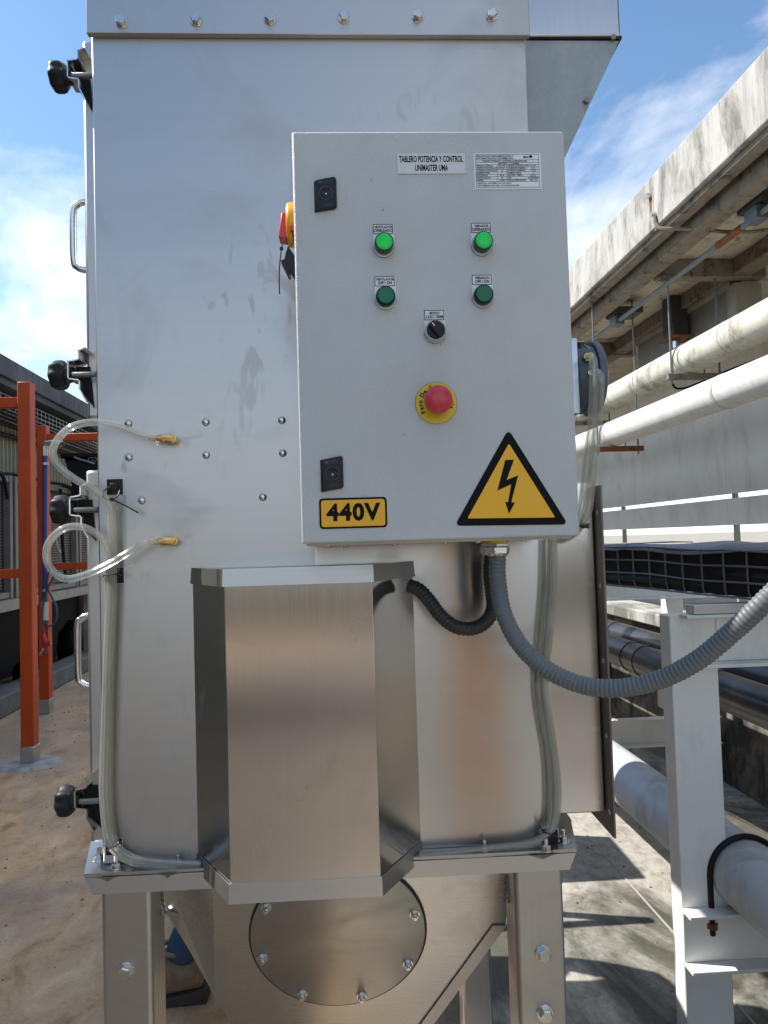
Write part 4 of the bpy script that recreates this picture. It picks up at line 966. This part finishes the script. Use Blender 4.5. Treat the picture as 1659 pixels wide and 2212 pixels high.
def operator(kind, px, py, l1, l2):
    q = W_(px, py); nm = {'pilot': 'pilot_light', 'push': 'push_button', 'sel': 'selector_switch'}[kind]
    o = bpy.data.objects.new(nm, None); link(o, cp, q); o.empty_display_size = .01
    zc = legend(o, q.x, q.z, l1, l2)
    zc += .0015; T = Matrix.Translation((q.x, YP, zc)) @ Matrix.Rotation(pi/2, 4, 'X')
    if kind == 'pilot':
        part('collar', MB().lathe([(.0150, .001), (.0150, .003), (.0143, .0045)], T, 40), 'bolt', o)
        part('bezel', MB().lathe([(.0141, .004), (.0139, .013), (.0136, .0162), (.0128, .0172)], T, 40), 'lens_dark', o, smooth=50)
        part('lens', MB().lathe([(.0118, .0165), (.0112, .0178), (.009, .0188), (.005, .0193), (.001, .0194)], T, 40), 'lens', o, smooth=60)
    if kind == 'push':
        part('collar', MB().lathe([(.0150, .001), (.0150, .003), (.0143, .0045)], T, 40), 'bolt', o)
        part('bezel', MB().lathe([(.0141, .004), (.0139, .011), (.0135, .0135), (.0124, .0142), (.0121, .012)], T, 40), 'black', o, smooth=50)
        part('button', MB().lathe([(.0120, .011), (.0119, .0145), (.0113, .0153), (.008, .0146), (.004, .0142), (.001, .0141)], T, 40), 'green_button', o, smooth=60)
    if kind == 'sel':
        part('collar', MB().lathe([(.0150, .001), (.0152, .006), (.0146, .010), (.0132, .012), (.0125, .0112)], T, 40), 'steel_bright', o, smooth=50)
        part('dial', MB().lathe([(.0124, .010), (.0122, .0128), (.0115, .0138), (.001, .0138)], T, 40), 'black', o, smooth=40)
        R2 = T @ Matrix.Rotation(radians(38), 4, 'Z')
        part('grip', MB().prism([(-.0046, -.0118), (.0046, -.0118), (.0052, 0), (.0044, .0118), (-.0044, .0118), (-.0052, 0)], .0138, .0205, 'z', R2), 'black', o, bev=.001)
        part('pointer', MB().box((-.0007, .0045, .0205), (.0007, .0100, .0209), R2), 'white', o)
operator('pilot', 827.5, 484.5, 'VENTILADOR', 'OPERANDO'); operator('pilot', 1039, 482, 'VIBRADOR', 'OPERANDO')
operator('push', 831, 597, 'VENTILADOR', 'OFF / ON'); operator('push', 1040.5, 594, 'VIBRADOR', 'OFF / ON')
operator('sel', 938, 670, 'MODO', 'LOC / REM')
# emergency stop
q = W_(942, 871); es = bpy.data.objects.new('emergency_stop', None); link(es, cp, q)
T = Matrix.Translation(q) @ Matrix.Rotation(pi/2, 4, 'X')
part('warning_disc', MB().lathe([(.0300, .0001), (.0300, .0016)], T, 64), 'ring_yellow', es)
part('disc_edge', MB().tube([T @ Vector((.0300*cos(2*pi*i/48), .0300*sin(2*pi*i/48), .0013)) for i in range(48)], .00035, 6, cyc=True), 'print', es)
part('stem', MB().lathe([(.0145, .0016), (.0145, .006), (.0118, .008), (.0115, .018), (.0150, .0215)], T, 40), 'rubber', es)
part('mushroom_cap', MB().lathe([(.0165, .020), (.0196, .0225), (.0200, .0265), (.0196, .0305), (.0180, .0345), (.0150, .0375), (.0105, .0395), (.005, .0405), (.001, .0407)], T, 56), 'red_cap', es, smooth=70)
arw = MB()
for k in range(3):
    a0 = 2*pi*k/3+.35
    arw.tube([T @ Vector((.0112*cos(a0+.1*i), .0112*sin(a0+.1*i), .0392)) for i in range(10)], .00035, 6)
    tip = T @ Vector((.0112*cos(a0), .0112*sin(a0), .0392)); arw.tube([tip, T @ Vector((.0135*cos(a0+.2), .0135*sin(a0+.2), .0384))], .00035, 6)
part('turn_arrows', arw, 'red', es)
tm = MB(); rr = .0228
def arc(s, a_start, step):
    ad = {'P': 1.05, 'a': .95, 'r': .72, 'o': 1.0, 'c': .9, 'i': .55, ' ': .7, 'n': 1, 'e': 1, 'g': 1, 'm': 1.4, 'D': 1.15, 'E': 1.05}
    a = a_start
    for ch in s:
        w = ad.get(ch, 1)*step; a -= w/2
        if ch != ' ':
            x, z = q.x+rr*cos(a), q.z+rr*sin(a); text_into(tm, ch, x, z, YP-.0019, .0088, None, .03, rot=a-pi/2)
        a -= w/2
arc('Paro De Emergencia', radians(222), radians(14.6))
part('lettering', tm, 'print', es, smooth=0)
# warning triangle and voltage sticker
def rpoly(pts, r, n=5):
    out = []; k = len(pts)
    for i in range(k):
        p = Vector(pts[i]); a = (Vector(pts[i-1])-p).normalized(); c = (Vector(pts[(i+1) % k])-p).normalized()
        for j in range(n+1):
            t = j/n; out.append(tuple((p+a*r)*(1-t)**2+p*2*t*(1-t)+(p+c*r)*t*t))
    return out
def XZ(px, py): w = W_(px, py); return (w.x, w.z)
tri = [XZ(1098, 927), XZ(982, 1136), XZ(1227, 1133)]
ws = part('warning_sticker', MB().prism(rpoly(tri, .010), YP-.0008, YP-.0001), 'print', cp)
cen = Vector(((tri[0][0]+tri[1][0]+tri[2][0])/3, (tri[0][1]+tri[1][1]+tri[2][1])/3))
tri2 = [tuple(cen+(Vector(p)-cen)*.775) for p in tri]
part('field', MB().prism(rpoly(tri2, .003), YP-.0010, YP-.0008), 'sticker', ws)
part('lightning_symbol', MB().add([(XZ(*p)[0], YP-.0013, XZ(*p)[1]) for p in ((1091, 994), (1110, 993), (1094, 1037), (1119, 1027), (1104, 1085), (1112, 1086), (1099, 1110), (1091, 1084), (1097, 1085), (1104, 1046), (1074, 1060))], [(0, 1, 2, 10), (2, 3, 9, 10), (3, 4, 8, 9), (4, 5, 6, 7, 8)]), 'print', ws, smooth=0)
c0, c1 = XZ(689, 1077), XZ(837, 1139)
def rrect(x0, x1, z0, z1, r): return rpoly([(x0, z0), (x1, z0), (x1, z1), (x0, z1)], r)
vs_ = part('voltage_sticker', MB().prism(rrect(c0[0], c1[0], c1[1], c0[1], .006), YP-.0008, YP-.0001), 'print', cp)
part('field', MB().prism(rrect(c0[0]+.0028, c1[0]-.0028, c1[1]+.0028, c0[1]-.0028, .0042), YP-.0010, YP-.0008), 'sticker', vs_)
tm = MB(); text_into(tm, '440V', (c0[0]+c1[0])/2, (c0[1]+c1[1])/2, YP-.0013, .0325, (c1[0]-c0[0])*.80, .042, sp=1.12); part('lettering', tm, 'print', vs_, smooth=0)
# main disconnect switch on the left wall of the panel
zc = at(620, 484, 1.10).z; yc = 1.105; xw = XP0+.004
ds = bpy.data.objects.new('disconnect_switch', None); link(ds, cp, (xw, yc, zc))
Tx = Matrix.Translation((xw, yc, zc)) @ Matrix.Rotation(-pi/2, 4, 'Y')
part('base_plate', MB().box((xw-.004, yc-.036, zc-.034), (xw-.0002, yc+.036, zc+.040)), 'yellow', ds, bev=.002)
part('rotor', MB().lathe([(.0335, .004), (.0335, .014), (.0315, .0185), (.029, .0195)], Tx, 48), 'yellow', ds, smooth=50)
part('slot', MB().box((xw-.013, yc-.0338, zc-.0225), (xw-.006, yc-.020, zc-.0150)), 'red', ds)
part('handle', MB().prism([(xw-.019, zc+.016), (xw-.0275, zc+.015), (xw-.0325, zc-.024), (xw-.019, zc-.0265)], yc-.013, yc+.013), 'red', ds, bev=.002)
# black interlock key hanging from the switch
ky = thing('plastic_key', 'black plastic panel key hanging by a cable tie below the yellow switch', 'key', (xw-.01, 1.09, zc-.08))
def KW(px, py, Y=1.075): return at(px, py, Y)
kp = [KW(*p) for p in ((621, 530), (637, 552), (640, 603), (637, 603), (630, 593), (612, 566))]
b = MB(); n = len(kp); b.add([tuple(p) for p in kp]+[tuple(p+Vector((0, .006, 0))) for p in kp], [tuple(range(n)), tuple(reversed(range(n, 2*n)))]+[(i, n+i, n+(i+1) % n, (i+1) % n) for i in range(n)]); part('key_plate', b, 'black', ky, bev=.0006)
kp = [KW(*p, 1.07) for p in ((606, 562), (613, 559), (628, 592), (622, 595))]; n = 4
b = MB(); b.add([tuple(p) for p in kp]+[tuple(p+Vector((0, .02, 0))) for p in kp], [tuple(range(n)), tuple(reversed(range(n, 2*n)))]+[(i, n+i, n+(i+1) % n, (i+1) % n) for i in range(n)]); part('key_edge', b, 'black', ky, bev=.0006)
part('cable_tie', MB().tube([KW(*p) for p in ((631, 505), (634, 512), (632, 523), (626, 532), (621, 536))], .0012, 6, .002), 'black_soft', ky)
part('cable_tie', MB().tube([KW(*p) for p in ((617, 512), (611, 522), (609, 532), (607, 545), (604, 575), (603, 605), (604, 635))], .0011, 6, .004), 'black_soft', ky)
q = KW(608, 537); part('tie_lock', MB().box(q-Vector((.0025, .002, .002)), q+Vector((.0025, .002, .002))), 'black_soft', ky)

# cable glands
def gland(px, py, Y, r):
    q = at(px, py, Y); o = bpy.data.objects.new('cable_gland', None); link(o, cp, (q.x, Y, ZP0-.004)); zz = ZP0-.004
    b = MB(); b.cyl((q.x, Y, zz), (q.x, Y, zz-.004), r*1.02, 24); part('washer', b, 'ring_yellow', o)
    def hx(z0, z1, rr, rot=0):
        b = MB(); p = [(q.x+rr*cos(pi/3*i+rot), Y+rr*sin(pi/3*i+rot)) for i in range(6)]; b.prism(p, z1, z0, 'z'); return b
    part('lock_nut', hx(zz-.004, zz-.009, r*1.12, .3), 'bolt', o, bev=.0008); part('gland_nut', hx(zz-.0095, zz-.020, r*1.22, .1), 'bolt', o, bev=.001)
    b = MB(); b.cyl((q.x, Y, zz-.020), (q.x, Y, zz-.024), r*1.05, 24, r*.85); part('gland_collar', b, 'bolt', o)
    return Vector((q.x, Y, zz-.022))
G1 = gland(1074, 1180, 1.09, .0160); G2 = gland(1060, 1180, 1.19, .0155)
def conduit(name, lab, pts, r, mat, pitch):
    P = spline(pts, pitch/4); b = MB()
    pat = (1.0, 1.045, .97, .93)
    b.tube(P, r, 20, rf=lambda i: r*pat[i % 4])
    o = part(name, b, mat, smooth=60); return tag(o, lab, 'conduit')
g = [G1]+[at(x, y, Y) for x, y, Y in ((1075, 1250, 1.08), (1088, 1325, 1.065), (1125, 1395, 1.05), (1185, 1448, 1.03), (1262, 1481, 1.01), (1345, 1486, .985), (1430, 1466, .96), (1510, 1424, .93), (1585, 1362, .90), (1655, 1296, .87), (1740, 1210, .86))]+[Vector((.66, .98, 1.50)), Vector((.86, 1.25, 1.52)), Vector((1.08, 1.6, 1.50)), Vector((1.28, 1.95, 1.46))]
conduit('flexible_conduit', 'thick light grey corrugated conduit looping from the panel to the right edge', g, .0128, 'conduit_grey', .0062)
g = [G2]+[at(x, y, Y) for x, y, Y in ((1058, 1240, 1.19), (1063, 1285, 1.185), (1064, 1315, 1.18), (1050, 1342, 1.175), (1022, 1357, 1.17), (985, 1354, 1.17), (952, 1330, 1.175), (928, 1298, 1.18), (905, 1274, 1.19), (885, 1266, 1.20))]
conduit('flexible_conduit', 'shorter black corrugated conduit from the panel into the motor cover', g, .0115, 'conduit_black', .006)

# ---- pressure gauge
pg = thing('pressure_gauge', 'round dark grey pressure gauge mounted beside the control panel, seen edge on', 'pressure gauge', (.35, 1.13, 1.75))
ba, bb_ = at(1234, 731, 1.09), at(1255, 893, 1.09)
part('bracket', MB().prism([(ba.x-.004, bb_.z), (ba.x-.004, ba.z), (bb_.x-.002, ba.z), (bb_.x-.002, bb_.z)], 1.088, 1.091), 'steel_v', pg, bev=.0006)
part('bracket_return', MB().box((bb_.x-.004, 1.0912, bb_.z), (bb_.x-.002, 1.2, ba.z)), 'steel_v', pg)
gy = 1.14; gx = bb_.x; gz = at(1290, 820, gy).z
Tg = Matrix.Translation((gx, gy, gz)) @ Matrix.Rotation(pi/2, 4, 'Y')
part('gauge_body', MB().lathe([(.050, .0), (.052, .004), (.054, .018), (.0555, .0185), (.0555, .0225), (.054, .0227), (.0545, .030)], Tg, 64), 'gauge', pg, smooth=30)
part('bezel', MB().lathe([(.0595, .0305), (.0605, .033), (.0605, .040), (.058, .0425), (.055, .043)], Tg, 64), 'gauge', pg, smooth=40)
part('glass', MB().lathe([(.054, .0431), (.050, .046), (.03, .049), (.001, .050)], Tg, 48), 'clear', pg, smooth=70)
for i, (px, py) in enumerate(((1270, 771), (1272, 808))):
    q = at(px, py, gy-.058+.006*i); b = MB(); b.cyl(q+Vector((0, .02, 0)), q, .0066, 6); b.cyl(q, q-Vector((0, .008, 0)), .004, 12); part('brass_fitting', b, 'brass', pg)
    part('port_block', MB().box((q.x-.012, q.y+.012, q.z-.018), (q.x+.014, q.y+.06, q.z+.016)), 'gauge', pg, bev=.001)
part('warning_label', MB().box((gx+.001, gy-.03, gz+.0545), (gx+.017, gy+.03, gz+.0555)), 'white', pg)

# ---- clear tubes
def ctube(lab, pts, r, group=None, mat='clear'):
    P = spline(pts, .006); o_ = MB().tube(P, r, 16); i_ = MB().tube(P, r*.62, 12)
    me = o_.mesh('air_tube', P[0], 70); mi = i_.mesh('inner', P[0], 70); mi.flip_normals()
    bm = bmesh.new(); bm.from_mesh(me); bm.from_mesh(mi); bm.to_mesh(me); bm.free(); bpy.data.meshes.remove(mi)
    me.materials.append(M[mat]); o = bpy.data.objects.new('air_tube', me); link(o, None, P[0])
    return tag(o, lab, 'tube', group)
YT = YC-.022
def tpts(l, Y=YT): return [at(x, y, Y+(0 if len(r_) == 0 else r_[0])) for x, y, *r_ in l]
ctube('clear tube making the upper loop outside the cabinet to the brass elbow',
      tpts([(337, 946, -.012), (300, 938, -.02), (250, 920, -.025), (200, 912, -.03), (150, 925, -.03), (116, 965, -.03), (124, 1003, -.03), (165, 1037, -.028), (210, 1062, -.02), (238, 1095, -.01), (243, 1150, -.006), (244, 1215), (243, 1300), (238, 1400), (235, 1500), (232, 1600), (230, 1700), (236, 1780), (250, 1826, -.002), (290, 1853), (360, 1862), (434, 1866)]), .0060)
ctube('clear tube making the lower round loop outside the cabinet to the brass elbow',
      tpts([(342, 1168, -.012), (300, 1180, -.018), (245, 1213, -.024), (190, 1240, -.026), (140, 1250, -.028), (106, 1222, -.03), (103, 1178, -.03), (135, 1143, -.03), (180, 1139, -.024), (222, 1165, -.012), (238, 1205, -.004), (240, 1245), (236, 1320), (231, 1420), (228, 1500), (225, 1600), (222, 1700), (228, 1785), (243, 1832, -.004), (285, 1862), (355, 1873), (434, 1877)]), .0060)
for k, (lab) in enumerate(('clear tube in the left bundle hugging the cabinet edge', 'clear tube in the left bundle nearest the motor cover')):
    d = (-7, 9)[k]
    ctube(lab, tpts([(246+d*.5, 1075+20*k, -.004), (243+d*.7, 1130), (247+d, 1215, .004), (240+d, 1245, .004), (238+d*.9, 1350, .004), (233+d*.9, 1500, .004), (230+d, 1700, .004), (240+d*.6, 1790, .004), (256+d*.4, 1830, .002), (298, 1860-6*k, .004), (360, 1870-6*k, .004), (434, 1873-7*k, .004)], YC-.010), .0050)
for k in range(4):
    d = (-9, -1, 9, 4)[k]
    ctube(['clear tube of the right bundle, innermost on the cabinet face', 'clear tube of the right bundle, second from the motor cover side', 'clear tube of the right bundle, second from the cabinet edge', 'clear tube of the right bundle, outermost along the cabinet edge'][k],
          tpts([(1190+d, 1165), (1188+d, 1260), (1180+d, 1370), (1171+d, 1455, .002), (1176+d, 1530), (1192+d*.9, 1630), (1198+d, 1710), (1194+d*.8, 1775), (1180+d*.4, 1803-d*.4, -.004), (1140, 1824-d*.5), (1050, 1834-d*.3), (980, 1844-d*.5), (905, 1852-d*.9)], YC-(.020, .010, .018, .024)[k]), .0050)
for k in range(2):
    ctube(('clear tube from the upper gauge port down behind the panel edge', 'clear tube from the lower gauge port down behind the panel edge')[k],
          [at(x+(k*15 if i < 7 else k*6), y+(34*k if i < 2 else 0), Y) for i, (x, y, Y) in enumerate(((1271, 770, 1.06), (1281, 778, 1.05), (1281, 860, 1.055), (1276, 930, 1.07), (1268, 1000, 1.08), (1261, 1060, 1.10), (1254, 1110, 1.13), (1243, 1145, 1.17), (1224, 1160, 1.20), (1205, 1168, 1.215)))], .0062)
# brass elbows
for px, py, lab in ((375, 948, 'brass elbow at the end of the upper tube loop'), (378, 1168, 'brass elbow at the end of the lower tube loop')):
    q = at(px, py, YC-.016); t = thing('brass_elbow', lab, 'elbow fitting', (q.x, YC, q.z))
    b = MB(); b.cyl((q.x-.003, YC, q.z), (q.x-.003, YC-.018, q.z), .0075, 8); part('threaded_stem', b, 'brass', t)
    b = MB(); b.tube([Vector((q.x-.003, YC-.012, q.z)), Vector((q.x-.004, YC-.018, q.z)), Vector((q.x-.010, YC-.0215, q.z)), Vector((q.x-.018, YC-.022, q.z))], .0072, 8); part('elbow_body', b, 'brass', t)
    b = MB()
    zt1 = q.z+(.001 if py < 1000 else -.0005)
    for i in range(3): b.cyl((q.x-.019-.005*i, YC-.022-.002*i, zt1), (q.x-.0235-.005*i, YC-.024-.002*i, zt1), .0062, 14, .0046)
    b.cyl((q.x-.018, YC-.022, zt1), (q.x-.040, YC-.030, zt1+(-.0 if py < 1000 else -.001)), .0042, 12); part('barb', b, 'brass', t)
# cable tie mounts
def tiemount(px, py, lab, dx=0, tail=None, loop=None):
    q = at(px, py, YC); t = thing('tie_mount', lab, 'cable tie mount', q, 'adhesive cable tie mounts on the cabinet')
    h = .0135
    part('adhesive_pad', MB().box((q.x-h-.0008, YC-.0012, q.z-h-.0008), (q.x+h+.0012, YC-.0001, q.z+h+.0008)), 'white', t)
    part('pad_body', MB().box((q.x-h, YC-.0036, q.z-h), (q.x+h, YC-.0013, q.z+h)), 'black', t, bev=.001)
    part('bridge', MB().box((q.x-.0065, YC-.0075, q.z-.006), (q.x+.0065, YC-.0036, q.z+.006)), 'black', t, bev=.001)
    for a in (pi/4, 3*pi/4):
        Tm = Matrix.Translation((q.x, YC-.004, q.z)) @ Matrix.Rotation(a, 4, 'Y'); part('rib', MB().box((-.014, -.0008, -.001), (.014, .0008, .001), Tm), 'black', t)
    if loop: part('tie', MB().tube([at(x, y, YC-d) for x, y, d in loop], .0013, 6, .002), 'black_soft', t)
    if tail: part('tie_tail', MB().tube([at(x, y, YC-d) for x, y, d in tail], .0012, 6, .004), 'black_soft', t); q2 = at(*tail[0][:2], YC-tail[0][2]); part('tie_lock', MB().box(q2-Vector((.003, .002, .003)), q2+Vector((.003, .002, .003))), 'black_soft', t)
tiemount(249, 1052, 'top left tie mount, black square with a loose tie and long tail', tail=((241, 1079, .03), (270, 1092, .025), (299, 1108, .018)), loop=((240, 1050, .008), (225, 1060, .02), (222, 1070, .036), (230, 1078, .036), (241, 1080, .032), (254, 1072, .02), (259, 1058, .008)))
tiemount(251, 1243, 'second left tie mount beside the lower tube loop', loop=((262, 1243, .006), (256, 1241, .036), (240, 1241, .040), (226, 1242, .036), (223, 1245, .01)))
tiemount(247, 1828, 'bottom left tie mount where the tubes bend towards the motor cover', loop=((262, 1818, .006), (258, 1822, .034), (245, 1829, .038), (234, 1834, .032), (232, 1838, .008)))
tiemount(1172, 1455, 'right tie mount in the middle of the tube bundle', loop=((1158, 1452, .006), (1162, 1453, .034), (1175, 1456, .036), (1188, 1459, .034), (1190, 1462, .006)))
tiemount(1188, 1808, 'bottom right tie mount at the corner above the base plate', loop=((1172, 1795, .006), (1176, 1797, .034), (1190, 1803, .038), (1204, 1808, .034), (1206, 1812, .006)))
q = at(1262, 1136, 1.15); zt3 = thing('cable_tie', 'black cable tie round the tubes at the lower right panel corner', 'cable tie', q)
part('tie_head', MB().box(q-Vector((.005, .004, .004)), q+Vector((.005, .004, .004))), 'black_soft', zt3, bev=.001)
part('tie_band', MB().tube([q+Vector((-.001, 0, 0)), q+Vector((-.016, -.006, 0)), q+Vector((-.026, .002, .001))], .0015, 6), 'black_soft', zt3)
part('tie_tail', MB().tube([q, q+Vector((.006, -.002, -.004)), q+Vector((.007, -.004, .004))], .0015, 6), 'black_soft', zt3)

# ================================================================== PERSON behind the machine (only a boot and trouser cuff show)
HL = atz(452, 2155, 0); PX = HL.x-.088; PY = HL.y+.10
pe = thing('person', 'person in blue jeans and worn tan work boots stepping left behind the machine', 'person', (PX, PY, 0))
def skin(name, verts, edges, mat, parent, lvl=2):
    me = bpy.data.meshes.new(name); me.from_pydata([v[:3] for v in verts], edges, []); o = bpy.data.objects.new(name, me)
    link(o, parent, (0, 0, 0)); me.materials.append(M[mat])
    sk = o.modifiers.new('skin', 'SKIN'); sk.use_smooth_shade = True
    for i, v in enumerate(verts): me.skin_vertices[0].data[i].radius = (v[3], v[3]*(v[4] if len(v) > 4 else 1))
    me.skin_vertices[0].data[0].use_root = True
    ss = o.modifiers.new('sub', 'SUBSURF'); ss.levels = lvl; ss.render_levels = lvl; return o
hx_ = PX+.30; py_ = PY
body = [(hx_, py_, .95, .13), (hx_, py_, 1.15, .13), (hx_-.02, py_, 1.32, .16, .8), (hx_-.02, py_, 1.43, .09), (hx_-.04, py_, 1.52, .055), (hx_-.06, py_, 1.62, .085), (hx_-.06, py_, 1.70, .085),
        (hx_-.02, py_-.19, 1.39, .06), (hx_+.02, py_-.23, 1.14, .045), (hx_-.12, py_-.22, .92, .035), (hx_-.15, py_-.22, .85, .03),
        (hx_-.02, py_+.19, 1.39, .06), (hx_-.02, py_+.23, 1.14, .045), (hx_-.10, py_+.22, .92, .035), (hx_-.13, py_+.22, .85, .03)]
bo = skin('body', body, [(0, 1), (1, 2), (2, 3), (3, 4), (4, 5), (5, 6), (2, 7), (7, 8), (8, 9), (9, 10), (2, 11), (11, 12), (12, 13), (13, 14)], 'shirt', pe)
hips = [(hx_, py_, .93, .135), (hx_-.02, py_-.09, .85, .095), (hx_-.12, py_-.10, .50, .07), (PX+.005, py_-.10, .17, .060), (PX+.0, py_-.10, .12, .060), (hx_+.02, py_+.09, .85, .095), (hx_+.05, py_+.10, .48, .07), (hx_+.22, py_+.10, .14, .055)]
tr_ = skin('trousers', hips, [(0, 1), (1, 2), (2, 3), (3, 4), (0, 5), (5, 6), (6, 7)], 'denim', pe)
hd_ = MB(); hd_.lathe([(.02, -.12), (.06, -.10), (.078, -.05), (.085, .02), (.08, .08), (.05, .115), (.01, .125)], Matrix.Translation((hx_-.07, py_, 1.66)), 24); part('head', hd_, 'skin', pe, smooth=80)
hr = MB(); hr.lathe([(.088, .0), (.090, .05), (.07, .10), (.01, .13)], Matrix.Translation((hx_-.062, py_, 1.67)), 24); part('hair', hr, 'hair', pe, smooth=80)
def bootm(x, y, z, ang_, t):
    Tb = Matrix.Translation((x, y, z)) @ Matrix.Rotation(ang_, 4, 'Y')
    prof = [(-.205, .028, .030, .035), (-.185, .028, .062, .046), (-.14, .028, .078, .050), (-.09, .028, .095, .048), (-.05, .028, .130, .044), (-.02, .028, .165, .046), (.03, .028, .172, .047), (.065, .028, .15, .042), (.078, .028, .09, .034)]
    vs = []; fs = []; n = 14
    for X, zl_, zh, w in prof:
        for i in range(n):
            a = 2*pi*i/n; vs.append((X, w*sin(a), (zl_+zh)/2+(zh-zl_)/2*cos(a)))
    for j in range(len(prof)-1):
        for i in range(n): fs.append((j*n+i, j*n+(i+1) % n, (j+1)*n+(i+1) % n, (j+1)*n+i))
    fs += [tuple(range(n)), tuple(reversed(range((len(prof)-1)*n, len(prof)*n)))]
    o = part('boot', MB().add(vs, fs, Tb), 'boot', t, smooth=80); sm = o.modifiers.new('sub', 'SUBSURF'); sm.levels = 1; sm.render_levels = 1
    sp_ = [(-.215, 0), (-.20, .040), (-.14, .054), (-.06, .044), (.02, .042), (.085, .034), (.095, 0), (.085, -.034), (.02, -.042), (-.06, -.044), (-.14, -.054), (-.20, -.040)]
    part('sole', MB().prism(sp_, 0, .034, 'z', Tb), 'sole', o, bev=.004)
    part('heel', MB().prism([(.01, -.04), (.01, .04), (.085, .034), (.085, -.034)], -.012, .0, 'z', Tb), 'sole', o)
    for i in range(5):
        X = -.125+.022*i; Z = .090+.017*i
        part('lace', MB().tube([Tb @ Vector((X, -.045, Z-.012)), Tb @ Vector((X+.006, -.022, Z+.008)), Tb @ Vector((X+.01, 0, Z+.012)), Tb @ Vector((X+.006, .03, Z))], .0035, 6), 'lace', o)
    part('collar', MB().tube([Tb @ Vector((.01+.062*cos(2*pi*i/16)*1.0, .046*sin(2*pi*i/16), .168-.012*cos(2*pi*i/16))) for i in range(16)], .008, 8, cyc=True), 'boot', o)
bootm(PX+.0, PY-.10, .0, radians(8)*-1, pe); bootm(PX+.54, PY+.10, .0, radians(-14), pe)
# small grit and leaf litter on the floor
gm = MB(); rg = random.Random(21)
for _ in range(900):
    x, y = rg.uniform(-3, 2.2), rg.uniform(1.6, 8); r0_ = rg.uniform(.0015, .006)*(1+.2*y); a0 = rg.uniform(0, 6)
    p = [(x+r0_*cos(a0+k*2.09)*rg.uniform(.6, 1.3), y+r0_*sin(a0+k*2.09)*rg.uniform(.6, 1.3), .0005) for k in range(3)]
    gm.add(p+[(x, y, r0_*.7)], [(0, 1, 3), (1, 2, 3), (2, 0, 3)])
tag(part('floor_grit', gm, 'grime', smooth=0, kind='stuff', loc=(0, 3, 0)), 'scattered dark grit and leaf litter on the concrete floor', 'grit')
print('objects', len(bpy.data.objects))
